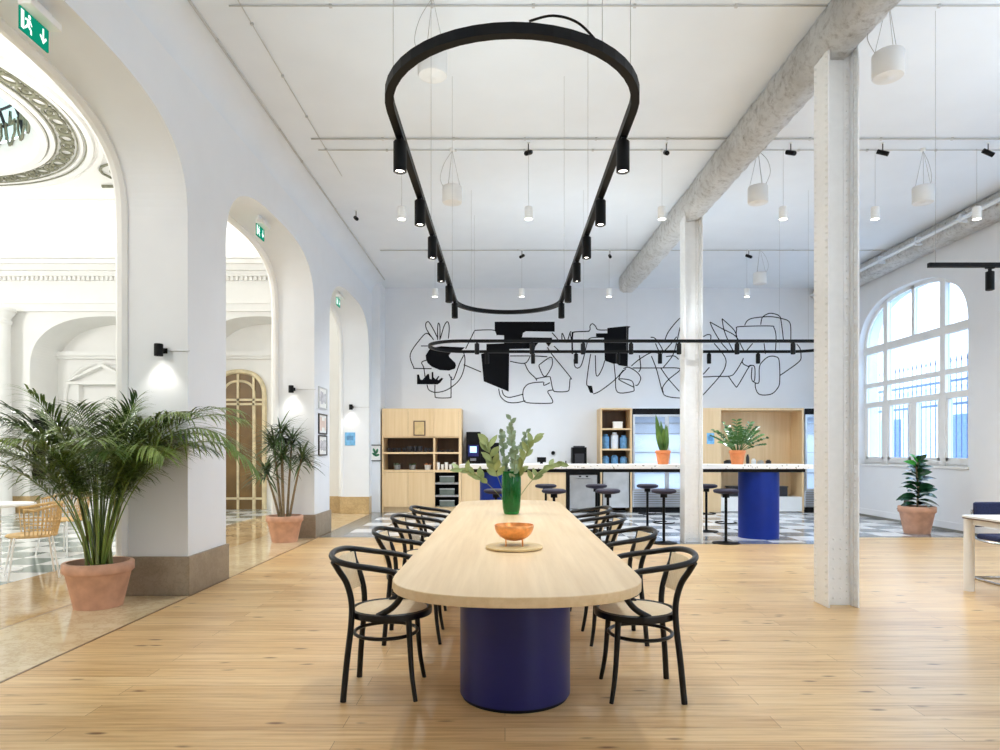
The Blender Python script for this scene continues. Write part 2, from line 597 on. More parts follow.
def arch_wall(mb, u0, u1, ztop, openings, t0, t1, f):
    """wall along u with arched openings (c, h, spring, top, n, sill); f(u, t, z) -> xyz"""
    def q(a, b, c, d):
        mb.quad(f(*a), f(*b), f(*c), f(*d))
    def panel(ua, ub, za, zb, za2=None):
        za2 = za if za2 is None else za2
        for t in (t0, t1):
            q((ua, t, za), (ub, t, za2), (ub, t, zb), (ua, t, zb))
    cur = u0
    for (c, h, sp, tp, n, sill) in sorted(openings):
        panel(cur, c - h, 0, ztop)
        us = arch_samples(c, h)
        for a, b in zip(us, us[1:]):
            za, zb = arch_z(a, c, h, sp, tp, n), arch_z(b, c, h, sp, tp, n)
            for t in (t0, t1):
                q((a, t, za), (b, t, zb), (b, t, ztop), (a, t, ztop))
            q((a, t0, za), (b, t0, zb), (b, t1, zb), (a, t1, za))
        for u in (c - h, c + h):
            q((u, t0, sill), (u, t1, sill), (u, t1, sp), (u, t0, sp))
        if sill > 0:
            panel(c - h, c + h, 0, sill)
            q((c - h, t0, sill), (c + h, t0, sill), (c + h, t1, sill), (c - h, t1, sill))
        cur = c + h
    panel(cur, u1, 0, ztop)
    for u in (u0, u1):
        q((u, t0, 0), (u, t1, 0), (u, t1, ztop), (u, t0, ztop))
    q((u0, t0, ztop), (u1, t0, ztop), (u1, t1, ztop), (u0, t1, ztop))
    return mb

PIERS = [(2.79, 2.79), (6.14, 6.98), (10.22, 11.10), (14.30, 15.20)]
ARCHES = [(4.465, 1.675), (8.60, 1.62), (12.70, 1.60)]
ao = [(c, h, 3.36, 4.31, 3.0, 0.0) for c, h in ARCHES]
m = MB()
arch_wall(m, YN, YB, 6.6, ao, XL, XL2, lambda u, t, z: (t, u, z))
bmesh.ops.remove_doubles(m.b, verts=m.b.verts[:], dist=1e-4)
struct(m.build('wall_left', 'wall'))

# lobby-side raised band that follows each arch
m = MB()
for c, h in ARCHES:
    us = arch_samples(c, h, 30)
    path = [(c - h, 0.37)] + [(u, arch_z(u, c, h, 3.36, 4.31, 3.0)) for u in us] + [(c + h, 0.37)]
    m.tube([(XL2 - 0.02, u, z) for u, z in path], 0.055, 8)
struct(m.build('trim_1', 'lobby', smooth=True))

# stone plinths round the piers
for (a, b) in PIERS[1:]:
    m = MB().box(XL2 - 0.03, XL + 0.025, a - 0.025, min(b + 0.025, YB - 0.01), 0.0, 0.36)
    if b > 15:
        m = MB().box(XL2 - 0.03, XL + 0.012, a - 0.025, a + 0.25, 0.0, 0.36)
    struct(m.build('baseboard_left', 'plinth2' if b > 15 else 'plinth', bevel=0.006))

# back wall, corner return, right wall with windows
struct(MB().box(XL - 0.0, XR + 0.4, YB, YB + 0.3, 0, ZC + 0.3).build('wall_back', 'wall'))
struct(MB().box(XL, -2.73, 14.60, YB, 0, ZC).build('wall_return', 'wall'))
WIN = (12.30, 1.64, 3.40, 4.41, 2.4, 1.08)
WINS = [WIN, (8.1, 1.64, 3.40, 4.41, 2.4, 1.08), (3.9, 1.64, 3.40, 4.41, 2.4, 1.08)]
m = MB()
arch_wall(m, YN, YB, ZC + 0.3, WINS, XR, XR + 0.4, lambda u, t, z: (t, u, z))
bmesh.ops.remove_doubles(m.b, verts=m.b.verts[:], dist=1e-4)
struct(m.build('wall_right', 'wall'))
m = MB()
arch_wall(m, XL, XR, ZC + 0.3, [(5.2, 1.2, 3.40, 4.41, 2.4, 1.08)], YN - 0.3, YN, lambda u, t, z: (u, t, z))
struct(m.build('wall_front', 'wall'))
struct(MB().box(XR - 0.018, XR, YN, YB, 0.04, 0.16).build('baseboard_right', 'wall', bevel=0.004))
struct(MB().box(XR - 0.022, XR, YN, YB, 0.0, 0.045).build('baseboard_right', 'border'))

# floors
m = MB()
poly = [(-2.88, YN), (XR, YN), (XR, 10.30), (4.95, 10.30), (4.70, 9.55), (-1.25, 9.55), (-1.45, 10.30), (-2.88, 10.30)]
m.prism(poly, -0.05, 0.0)
struct(m.build('floor', 'floor'))
m = MB()
poly = [(-2.88, 10.30), (-1.45, 10.30), (-1.25, 9.55), (4.70, 9.55), (4.95, 10.30), (XR, 10.30), (XR, YB), (-2.88, YB)]
m.prism(poly, -0.05, -0.001)
struct(m.build('floor_kitchen', 'check_k'))
m = MB()
m.prism([(-2.88, 10.30), (-1.45, 10.30), (-1.25, 9.55), (4.70, 9.55), (4.95, 10.30), (XR, 10.30), (XR, 10.45), (4.85, 10.45), (4.60, 9.72), (-1.15, 9.72), (-1.35, 10.48), (-2.55, 10.48), (-2.55, YB), (-2.88, YB)], -0.004, 0.0005)
struct(m.build('floor_border', 'border'))
struct(MB().box(-3.75, -2.90, YN, YB, -0.05, 0.0).build('floor_arcade', 'marble2'))
struct(MB().box(-5.0, -3.765, YN, LYB + 1.2, -0.05, 0.0).build('floor_lobby', 'marble'))
struct(MB().box(-16.0, -5.0, YN, LYB + 1.2, -0.05, 0.0).build('floor_lobby_checker', 'check_l'))
struct(MB().box(-3.765, -3.75, YN, YB, -0.05, 0.0005).build('floor_joint', 'brassline'))
struct(MB().box(-2.90, -2.88, YN, YB, -0.05, 0.0012).build('floor_joint', 'brassline'))

# ceiling and cove
struct(MB().box(XL, XR, YN, YB, ZC, ZC + 0.15).build('ceiling', 'ceil'))
m = MB()
pts = [(XL, 4.78)] + [(XL + 0.27 - 0.27 * math.cos(a), 4.78 + 0.27 * math.sin(a)) for a in [PI / 2 * i / 8 for i in range(9)]] + [(XL, ZC)]
m.prism(pts, YN, 14.6, lambda u, v, w: (u, w, v))
struct(m.build('trim_2', 'ceil', smooth=True, auto=50))

# rough plastered beams
def rough_beam(name, p, q, w, h, seg=26):
    m = MB()
    p, q = Vector(p), Vector(q)
    L = (q - p).length
    n = int(L / 0.09)
    d = (q - p).normalized()
    sx = Vector((0, 0, 1)).cross(d).normalized()
    rings = []
    rnd = random.Random(5)
    for i in range(n + 1):
        c = p + d * L * i / n
        ring = []
        for k in range(seg):
            a = 2 * PI * k / seg
            ca, sa = math.cos(a), math.sin(a)
            e = 0.75
            x = (abs(ca) ** e) * (1 if ca >= 0 else -1) * w / 2
            z = (abs(sa) ** e) * (1 if sa >= 0 else -1) * h / 2
            j = 1 + rnd.uniform(-0.06, 0.06)
            ring.append(m.b.verts.new(c + sx * x * j + Vector((0, 0, z * j))))
        rings.append(ring)
    for A, B in zip(rings, rings[1:]):
        for k in range(seg):
            m.b.faces.new((A[k], A[(k + 1) % seg], B[(k + 1) % seg], B[k]))
    m.b.faces.new(rings[0])
    m.b.faces.new(rings[-1])
    return m.build(name, 'plaster', smooth=True, auto=80)
struct(rough_beam('ceiling_beam', (3.10, YN, 4.90), (2.60, 14.2, 4.90), 0.36, 0.40))
struct(rough_beam('ceiling_beam', (7.20, YN, 4.90), (7.20, 15.15, 4.90), 0.42, 0.34))
bp = MB()
bp.tube([(6.93, YN, 4.86), (6.93, 15.1, 4.86)], 0.03, 10)
for k in range(16):
    bp.box(6.9, 7.05, -2.0 + k * 1.1, -1.96 + k * 1.1, 4.80, 4.93)
tag(bp.build('ceiling_pipe', 'ceil', smooth=True), 'white pipe with brackets along the beam above the arched window', 'pipe')

# riveted steel columns
def column(loc, label):
    t = thing('riveted_column', label, 'column', loc, 0, 'cream riveted columns under the beam')
    for sx in (-1, 1):
        fl = MB().box(sx * 0.125 - 0.008, sx * 0.125 + 0.008, -0.13, 0.13, 0.0, 4.80).build('flange', 'column', t, bevel=0.003)
        r = MB()
        for yy in (-0.095, 0.095):
            for i in range(80):
                z = 0.06 + i * 0.06
                if yy < 0 or i % 1 == 0:
                    for s2 in (-1, 1):
                        r.sphere((sx * 0.125 + s2 * 0.008, yy, z), 0.012, 6, 4, (0.8, 1, 1))
        r.build('rivet', 'column', fl, smooth=True)['kind'] = 'stuff'
    w = MB().box(-0.117, 0.117, -0.008, 0.008, 0.0, 4.80).build('web', 'column', t)
    r = MB()
    for sx in (-1, 1):
        for i in range(80):
            r.sphere((sx * 0.085, -0.016, 0.06 + i * 0.06), 0.012, 6, 4, (1, 0.8, 1))
    for xx in (-0.03, 0.03):
        for i in range(7):
            r.sphere((xx, -0.016, 0.06 + i * 0.085), 0.0105, 6, 4, (1, 0.6, 1))
    r.build('rivet', 'column', w, smooth=True)['kind'] = 'stuff'
    for sx in (-1, 1):
        an = MB()
        an.box(min(sx * 0.117, sx * 0.06), max(sx * 0.117, sx * 0.06), -0.016, -0.008, 0, 4.80)
        an.box(min(sx * 0.117, sx * 0.109), max(sx * 0.117, sx * 0.109), -0.065, -0.016, 0, 4.80)
        an.build('angle_iron', 'column', t)
    MB().box(-0.06, 0.06, -0.014, -0.008, 0, 0.68).build('gusset_plate', 'column', t)
    return t
column((2.865, 5.77, 0), 'cream riveted steel column nearest the camera, right of the long table')
column((2.735, 9.79, 0), 'cream riveted steel column farther back, standing before the bar')

# ------------------------------------------------------------------ windows of the right wall
def make_window(idx, c):
    yc, h, sp, tp, n, sill = c
    X0, X1 = XR + 0.12, XR + 0.19
    fr = MB()
    az = lambda u: arch_z(u, yc, h, sp, tp, n)
    us = arch_samples(yc, h, 30)
    outer = [(yc - h, sill)] + [(u, az(u)) for u in us] + [(yc + h, sill)]
    inner = [(yc - h + 0.07, sill + 0.09)] + [(yc + (u - yc) * (h - 0.07) / h, sp + (az(u) - sp) * (tp - sp - 0.07) / (tp - sp)) for u in us] + [(yc + h - 0.07, sill + 0.09)]
    k = len(outer)
    for t0, t1 in ((X0, X1),):
        for i in range(k - 1):
            a, b, c2, d = outer[i], outer[i + 1], inner[i + 1], inner[i]
            fr.quad((t0, *a), (t0, *b), (t0, *c2), (t0, *d))
            fr.quad((t1, *a), (t1, *b), (t1, *c2), (t1, *d))
            fr.quad((t0, *d), (t0, *c2), (t1, *c2), (t1, *d))
        a, b, c2, d = outer[-1], outer[0], inner[0], inner[-1]
        fr.quad((t0, *a), (t0, *b), (t0, *c2), (t0, *d))
        fr.quad((t0, *d), (t0, *c2), (t1, *c2), (t1, *d))
    for yy, w in ((yc - 0.86, 0.14), (yc + 0.86, 0.14)):
        fr.box(X0 - 0.02, X1, yy - w / 2, yy + w / 2, sill, az(yy) - 0.02)
    fr.box(X0, X1, yc - 0.045, yc + 0.045, 3.40, tp - 0.02)
    for z, w in ((3.40, 0.15), (2.68, 0.09), (2.28, 0.11)):
        fr.box(X0 - 0.015, X1, yc - h, yc + h, z - w / 2, z + w / 2)
    fr.box(X0, X1, yc - 0.05, yc + 0.05, sill, 2.28)
    for ya, yb in ((yc - 0.79, yc - 0.05), (yc + 0.05, yc + 0.79), (yc - h + 0.07, yc - 0.93), (yc + 0.93, yc + h - 0.07)):
        fr.box(X0 - 0.01, X1, ya, ya + 0.07, sill + 0.09, 2.22)
        fr.box(X0 - 0.01, X1, yb - 0.07, yb, sill + 0.09, 2.22)
        fr.box(X0 - 0.01, X1, ya, yb, sill + 0.03, sill + 0.14)
    o = struct(fr.build('window_%d' % idx, 'white'))
    pm = MB()
    pm.prism([(u, z) for u, z in inner], X0 + 0.03, X0 + 0.036, lambda u, v, w: (w, u, v))
    pm.build('window_pane', 'pane', o)
    MB().box(XR - 0.03, XR + 0.12, yc - h - 0.03, yc + h + 0.03, sill - 0.035, sill + 0.0).build('window_sill', 'white', o, bevel=0.004)
    return o
for i, w in enumerate(WINS[:3]):
    make_window(i + 1, w)

# outside the window
struct(MB().box(XR + 0.4, 40, -20, 60, -0.6, -0.1).build('ground_outside', 'ground'))
f = thing('iron_fence', 'blue grey iron picket fence outside the arched window', 'fence', (9.6, 17.0, -0.1))
rl = MB()
for z in (0.9, 2.45, 2.95):
    rl.box(-0.02, 0.02, -9, 6, z - 0.025, z + 0.025)
rl.build('rail', 'iron', f)
pk = MB()
pk.lathe([(0.011, 0), (0.011, 3.35), (0.022, 3.38), (0.0, 3.52)], 6)
pk0 = pk.build('picket', 'iron', f)
pk0.location = (0, -4, 0)
for k in range(1, 56):
    c = pk0.copy()
    COL.objects.link(c)
    c.parent = f
    c.location = (0, -4 + k * 0.17, 0)
b = thing('town_house', 'pale blue house front across the street outside the window', 'building', (19, 24, -0.1))
MB().box(0, 6, -14, 16, 0, 4.2).build('wall', 'facade', b)
for k in range(5):
    w = MB().box(-0.05, 0.02, -12 + k * 5, -10.4 + k * 5, 0.2, 3.0).build('shutter_door', 'dkblue', b)
MB().box(-0.25, 6, -14, 16, 4.2, 4.5).build('cornice', 'white', b)
cr = thing('parked_car', 'grey blue car parked beyond the fence outside the window', 'car', (12.4, 15.6, -0.1))
prof = [(-2.1, 0.3), (-2.1, 0.75), (-1.5, 0.95), (-0.9, 1.42), (0.8, 1.45), (1.5, 0.98), (2.1, 0.85), (2.15, 0.3)]
MB().prism(prof, -0.85, 0.85, lambda u, v, w: (w, u, v)).build('body', 'car', cr, bevel=0.08)
MB().prism([(-1.25, 0.98), (-0.85, 1.36), (0.75, 1.38), (1.25, 1.0)], -0.87, 0.87, lambda u, v, w: (w, u, v)).build('side_window', 'black', cr)
for yy in (-1.35, 1.35):
    for xx in (-0.75, 0.75):
        wl = MB()
        wl.tube([(xx - 0.1, yy, 0.32), (xx + 0.1, yy, 0.32)], 0.32, 18)
        wl.build('wheel', 'black', cr)

# ------------------------------------------------------------------ the lobby beyond the arcade
def lf(u, t, z):
    return (u, t, z)
N1 = (-8.615, 1.715, 3.1, 4.27, 2.5, 0.0)
N2 = (-5.37, 1.35, 3.1, 4.27, 2.5, 0.0)
m = MB()
arch_wall(m, -16.0, XL2, LZ, [(-12.6, 1.5, 3.1, 4.27, 2.5, 0.0), N1, N2], LYB, LYB + 0.9, lf)
bmesh.ops.remove_doubles(m.b, verts=m.b.verts[:], dist=1e-4)
struct(m.build('wall_lobby', 'lobby'))
struct(MB().box(-16.0, XL2, LYB + 0.9, LYB + 1.1, 0, LZ).build('wall_niche', 'lobby'))
struct(MB().box(-16.2, -16.0, YN, LYB, 0, LZ).build('wall_lobby_far', 'lobby'))
struct(MB().box(-16.2, XL2, YN - 0.2, YN, 0, LZ).build('wall_lobby_front', 'lobby'))
for a, b2 in ((-16, -14.1), (-11.1, -10.31), (-6.92, -6.70), (-4.04, XL2 - 0.04)):
    if b2 > a:
        struct(MB().box(a, b2, LYB - 0.02, LYB + 0.3, 0, 0.36).build('baseboard_lobby', 'plinth2'))
# entablature with stepped cornice and dentils
ent = MB()
for (z0, z1, d) in ((4.36, 4.52, 0.10), (4.52, 4.62, 0.14), (4.62, 5.02, 0.07), (5.10, 5.20, 0.20), (5.20, 5.32, 0.30), (5.32, 5.42, 0.38)):
    ent.box(-16, XL2, LYB - d, LYB, z0, z1)
ent.box(-16, XL2, LYB - 0.10, LYB, 5.02, 5.10)
for k in range(120):
    x = -15.9 + k * 0.1
    if x < XL2 - 0.1:
        ent.box(x, x + 0.055, LYB - 0.16, LYB - 0.09, 5.02, 5.10)
struct(ent.build('trim_3', 'lobby'))
cv = MB()
arc = [(LYB - 0.9 * (1 - math.cos(a)), 5.55 + 0.77 * math.sin(a)) for a in [PI / 2 * i / 10 for i in range(11)]]
cv.prism([(LYB, 5.45)] + arc + [(LYB, LZ)], -16, XL2, lambda u, v, w: (w, u, v))
struct(cv.build('trim_4', 'lobby', smooth=True, auto=50))
# lobby ceiling with a round opening
CX, CY = -9.6, 9.2
m = MB()
N = 96
x0, x1, y0, y1 = -16.0, XL2, YN, LYB
def hit(a):
    dx, dy = math.cos(a), math.sin(a)
    t = 1e9
    if dx > 1e-9: t = min(t, (x1 - CX) / dx)
    if dx < -1e-9: t = min(t, (x0 - CX) / dx)
    if dy > 1e-9: t = min(t, (y1 - CY) / dy)
    if dy < -1e-9: t = min(t, (y0 - CY) / dy)
    return (CX + dx * t, CY + dy * t, LZ)
angs = sorted(set([2 * PI * k / N for k in range(N)] + [math.atan2(yy - CY, xx - CX) % (2 * PI) for xx in (x0, x1) for yy in (y0, y1)]))
for i, a in enumerate(angs):
    b2 = angs[(i + 1) % len(angs)]
    m.quad((CX + 2.6 * math.cos(a), CY + 2.6 * math.sin(a), LZ), hit(a), hit(b2), (CX + 2.6 * math.cos(b2), CY + 2.6 * math.sin(b2), LZ))
struct(m.build('ceiling_lobby', 'lobby'))
rg = MB()
for (r, w, dz) in ((3.45, 0.05, 0.04), (3.30, 0.06, 0.06), (3.18, 0.03, 0.03), (2.78, 0.05, 0.05), (2.66, 0.07, 0.08)):
    rg.lathe([(r - w, 0.0), (r - w * 0.7, -dz), (r + w * 0.7, -dz), (r + w, 0.0)], 96, (CX, CY, LZ - 0.001))
rg.lathe([(2.62, -0.08), (2.5, 0.1), (2.52, 0.35), (2.6, 0.4)], 96, (CX, CY, LZ))
struct(rg.build('trim_5', 'lobby', smooth=True))
gl = MB()
for k in range(64):
    a = 2 * PI * k / 64
    c = Vector((CX + 2.98 * math.cos(a), CY + 2.98 * math.sin(a), LZ - 0.02))
    tv = Vector((-math.sin(a), math.cos(a), 0))
    rv = Vector((math.cos(a), math.sin(a), 0))
    gl.tube([c + tv * 0.125 * math.cos(b2) + rv * 0.085 * math.sin(b2) for b2 in [2 * PI * j / 14 for j in range(14)]], 0.022, 5, True)
    if k % 2 == 0:
        gl.sphere(c, 0.05, 6, 4, (1, 1, 0.6))
    gl.tube([c + tv * 0.14 + rv * 0.09, c + tv * 0.14 - rv * 0.09], 0.018, 5)
for k in range(40):
    a = 2 * PI * k / 40
    c = Vector((CX + 2.49 * math.cos(a), CY + 2.49 * math.sin(a), LZ + 0.55))
    tv = Vector((-math.sin(a), math.cos(a), 0))
    up = Vector((0, 0, 1))
    for q in (-1, 1):
        gl.tube([c + tv * (0.02 * q) - up * 0.3, c + tv * (0.14 * q) - up * 0.1, c + tv * (0.13 * q) + up * 0.12, c + tv * (0.03 * q) + up * 0.05, c + up * 0.28], 0.022, 5)
# spandrel scrolls beside the ring
for (sx, sy) in ((1, 1), (1, -1), (-1, 1), (-1, -1)):
    cc = Vector((CX + sx * 2.95, CY + sy * 2.75, LZ - 0.02))
    for rr in (0.55, 0.38, 0.22):
        gl.tube([cc + Vector((rr * math.cos(b2), rr * 0.8 * math.sin(b2), 0)) for b2 in [2 * PI * j / 16 for j in range(16)]], 0.022, 5, True)
    gl.tube([cc + Vector((-sx * 0.9, sy * 0.55, 0)), cc + Vector((sx * 0.6, sy * 0.55, 0)), cc + Vector((sx * 0.6, -sy * 0.9, 0))], 0.03, 5)
for rr in (3.24, 3.12, 2.84, 2.72):
    gl.tube([(CX + rr * math.cos(a), CY + rr * math.sin(a), LZ - 0.03) for a in [2 * PI * j / 96 for j in range(96)]], 0.012, 5, True)
struct(gl.build('trim_6', 'olive'))
ol = MB()
for (d, w) in ((0.0, 0.035), (0.18, 0.02)):
    xa, xb, ya, yb = CX - 4.6 - d, CX + 4.6 + d, CY - 4.0 - d, CY + 4.0 + d
    for (p, q) in (((xa, ya), (xb, ya)), ((xb, ya), (xb, yb)), ((xb, yb), (xa, yb)), ((xa, yb), (xa, ya))):
        ol.tube([(*p, LZ), (*q, LZ)], w, 6)
struct(ol.build('trim_7', 'lobby'))
dm = thing('glass_dome', 'glazed skylight dome above the lobby inside the gilded ring', 'skylight', (CX, CY, LZ + 0.4))
DP = [(2.55 * math.cos(a), 1.5 * math.sin(a)) for a in [PI / 2 * i / 10 for i in range(11)]]
DP[-1] = (0.0, 1.5)
MB().lathe(DP, 64).build('dome_pane', 'dpane', dm, smooth=True)
rb = MB()
for k in range(32):
    a = 2 * PI * k / 32
    rb.tube([(r * math.cos(a), r * math.sin(a), z) for r, z in DP[:-1]], 0.028, 5)
for (r, z) in DP[1:9]:
    rb.tube([(r * math.cos(a), r * math.sin(a), z) for a in [2 * PI * j / 64 for j in range(64)]], 0.024, 5, True)
rb.build('glazing_bar', 'darkware', dm)

# lobby column, niche cornice and pediment
c = thing('round_column', 'white round lobby column left of the arched niche', 'column', (-10.75, 14.14, 0))
MB().lathe([(0.30, 0), (0.30, 0.12), (0.27, 0.2), (0.25, 0.26), (0.235, 2.2), (0.22, 4.02)], 32).build('shaft', 'lobby', c, smooth=True)
MB().lathe([(0.22, 4.02), (0.25, 4.06), (0.25, 4.10), (0.225, 4.12), (0.235, 4.18), (0.30, 4.26), (0.30, 4.30), (0.33, 4.30), (0.33, 4.358), (0, 4.358)], 32).build('capital', 'lobby', c, smooth=True)
NB = LYB + 0.9
nc = MB()
nc.box(-10.32, -6.9, NB - 0.10, NB, 3.46, 3.52)
nc.box(-10.32, -6.9, NB - 0.16, NB, 3.52, 3.62)
nc.box(-6.72, -4.0, NB - 0.10, NB, 3.46, 3.52)
nc.box(-6.72, -4.0, NB - 0.16, NB, 3.52, 3.62)
# recessed round-headed surround
us = arch_samples(-9.19, 0.95, 24)
nc.tube([(-10.14, NB - 0.02, 0.0), (-10.14, NB - 0.02, 2.6)] + [(u, NB - 0.02, arch_z(u, -9.19, 0.95, 2.6, 3.38, 2)) for u in us] + [(-8.24, NB - 0.02, 2.6), (-8.24, NB - 0.02, 0.0)], 0.05, 8)
struct(nc.build('trim_8', 'lobby'))
pd = thing('door_pediment', 'white triangular pediment over the lobby niche doorway', 'pediment', (-9.19, NB - 0.125, 2.86))
MB().box(-0.75, 0.75, -0.10, 0.12, 0, 0.07).build('cornice_bar', 'lobby', pd, bevel=0.004)
sl = MB()
for s2 in (-1, 1):
    sl.prism([(s2 * 0.78, 0.07), (s2 * 0.72, 0.07), (0, 0.40), (0, 0.48)], -0.13, 0.12, lambda u, v, w: (u, w, v))
sl.build('raking_cornice', 'lobby', pd)
MB().prism([(-0.72, 0.07), (0.72, 0.07), (0, 0.40)], 0.02, 0.11, lambda u, v, w: (u, w, v)).build('tympanum', 'lobby', pd)
for s2 in (-1, 1):
    js = MB()
    js.box(min(s2 * 0.55, s2 * 0.68), max(s2 * 0.55, s2 * 0.68), -0.04, 0.12, -2.86, 0.0)
    js.build('door_jamb', 'lobby', pd)

# arched gold door at the end of the lobby
dr = MB()
yc, h, sp, tp = -6.12, 0.58, 2.6, 3.17
def darch(k, ins):
    us = arch_samples(yc, h - ins, k)
    return [(yc - h + ins, 0.0)] + [(u, arch_z(u, yc, h - ins, sp, tp - ins, 2.4)) for u in us] + [(yc + h - ins, 0.0)]
dr.tube([(u, NB - 0.05, z) for u, z in darch(20, 0.0)], 0.055, 6)
dr.tube([(u, NB - 0.05, z) for u, z in darch(20, 0.22)], 0.03, 6)
for x in (yc - 0.36, yc - 0.02, yc + 0.34):
    dr.box(x - 0.025, x + 0.025, NB - 0.08, NB - 0.02, 0, arch_z(x, yc, h, sp, tp, 2.4) - 0.05)
for z in (0.25, 2.42, 2.52):
    dr.box(yc - h, yc + h, NB - 0.08, NB - 0.02, z - 0.025, z + 0.025)
d1 = struct(dr.build('door_1', 'gold'))
gp = MB()
gp.prism(darch(20, 0.02), NB - 0.04, NB - 0.01, lambda u, v, w: (u, w, v))
gp.build('door_glass', 'warmglass', d1)

# wall shelf on the niche jamb
sh = thing('display_shelf', 'black shelf of white cartons on the lobby niche wall behind the palm', 'shelf', (-10.32, 14.58, 0.72))
MB().box(0.0, 0.03, 0, 0.8, 0, 1.32).build('back_panel', 'black', sh)
for k in range(5):
    MB().box(0.0, 0.26, 0, 0.8, k * 0.32, k * 0.32 + 0.025).build('shelf_board', 'black', sh)
for y in (0, 0.78):
    MB().box(0.0, 0.26, y, y + 0.02, 0, 1.3).build('side_panel', 'black', sh)
for k in range(4):
    for j in range(3):
        if (k, j) in ((1, 1), (3, 2)):
            continue
        x, y = -10.26 + 0.02 * j, 14.66 + 0.24 * j
        hh = 0.16 + 0.04 * ((k + j) % 3)
        bx = MB().box(-0.02, 0.14, -0.07, 0.07, 0, hh)
        bx.box(-0.022, 0.142, -0.072, 0.072, hh * 0.72, hh * 0.76)
        o = bx.build('carton', 'paper', bevel=0.004, loc=(x + 0.03, y, 0.72 + 0.32 * k + 0.026))
        tag(o, 'white carton on the %s tier of the black lobby shelf, %s from its near end' % (('bottom', 'second', 'third', 'top')[k], ORD[j]), 'carton', 'cartons on the black lobby shelf')

# ------------------------------------------------------------------ wall lamps on the piers
def wall_lamp(loc, label, rotz=0.0):
    t = thing('wall_lamp', label, 'lamp', loc, rotz, 'black wall lamps on the piers')
    MB().box(-0.03, 0.03, -0.012, 0.0, -0.03, 0.03).build('back_plate', 'black', t, bevel=0.004)
    MB().tube([(0, -0.01, 0), (0, -0.05, 0), (-0.01, -0.085, 0)], 0.014, 8).build('arm', 'black', t, smooth=True)
    sp_ = MB().lathe([(0, 0.065), (0.043, 0.065), (0.047, 0.055), (0.047, -0.07), (0.04, -0.07), (0.037, -0.045), (0, -0.045)], 20, (-0.02, -0.10, 0)).build('lamp_head', 'black', t, smooth=True)
    MB().lathe([(0, -0.05), (0.035, -0.05), (0.035, -0.046), (0, -0.046)], 16, (-0.02, -0.10, 0)).build('lamp_lens', 'lens', sp_)
    t.scale = (0.82,) * 3
    return t
for (x, y, z, lab, rz) in ((-3.13, 6.14, 2.25, 'black wall lamp on the pier right behind the big palm', 0),
                          (-3.235, 10.22, 2.28, 'black wall lamp on the pier above the dracaena', 0),
                          (-3.27, 14.30, 2.28, 'black wall lamp on the last pier above the blue sign', 0),
                          (-10.33, 15.0, 2.24, 'small black wall lamp above the lobby display shelf', PI / 2)):
    wall_lamp((x, y, z), lab, rz)
    if rz == 0:
        lamp('wall_lamp_light', 'SPOT', (x - 0.02, y - 0.10, z - 0.08), 2.2, (1, 0.95, 0.86), (math.radians(12), 0, 0), 0.03, 1.7, 0.8)
        lc = MB().tube([(0.02, -0.006, 0.0), (XL - x, -0.006, 0.0)], 0.006, 6).build('wall_lamp_cable', 'ltgrey', loc=(x + 0.02, y, z))
        tag(lc, lab.replace('black wall lamp', 'white cable run of the lamp'), 'cable')

# exit signs under the arches
def exit_sign(y, label):
    t = thing('exit_sign', label, 'sign', (-3.13, y, 4.05), 0, 'green exit signs under the arches')
    MB().box(0.0, 0.09, -0.15, 0.15, 0.15, 0.20).build('housing', 'white', t, bevel=0.006)
    MB().box(0.02, 0.04, -0.12, 0.12, 0.20, 0.255).build('bracket', 'white', t)
    pl = MB().box(-0.004, 0.008, -0.135, 0.135, 0.0, 0.15).build('sign_plate', 'signgreen', t)
    s = MB()
    X = 0.0095
    ex = lambda u, v, w: (w, u * 0.88, v + 0.015)
    # doorway bar, running figure, down arrow  (u grows away from the camera)
    s.prism([(-0.145, 0.0), (-0.115, 0.0), (-0.115, 0.12), (-0.145, 0.12)], 0.006, X, ex)
    s.build('door_symbol', 'signwhite', pl)
    s = MB()
    s.prism([(-0.058 + 0.014 * math.cos(a), 0.108 + 0.014 * math.sin(a)) for a in [2 * PI * j / 10 for j in range(10)]], 0.006, X, ex)
    s.prism([(-0.10, 0.085), (-0.05, 0.09), (-0.03, 0.06), (-0.038, 0.055), (-0.055, 0.075), (-0.06, 0.05), (-0.035, 0.03), (-0.035, 0.0), (-0.047, 0.0), (-0.05, 0.024), (-0.075, 0.036), (-0.105, 0.01), (-0.113, 0.018), (-0.085, 0.05), (-0.082, 0.074), (-0.105, 0.07)], 0.006, X, ex)
    s.build('running_figure', 'signwhite', pl)
    s = MB()
    s.prism([(0.083, 0.115), (0.097, 0.115), (0.097, 0.045), (0.118, 0.066), (0.128, 0.056), (0.09, 0.012), (0.052, 0.056), (0.062, 0.066), (0.083, 0.045)], 0.006, X, ex)
    s.build('arrow', 'signwhite', pl)
for y, lab in ((4.43, 'green exit sign under the nearest arch, upper left of the hall'), (8.52, 'green exit sign under the middle arch of the arcade'), (12.5, 'green exit sign under the farthest arch, by the last pier')):
    exit_sign(y, lab)

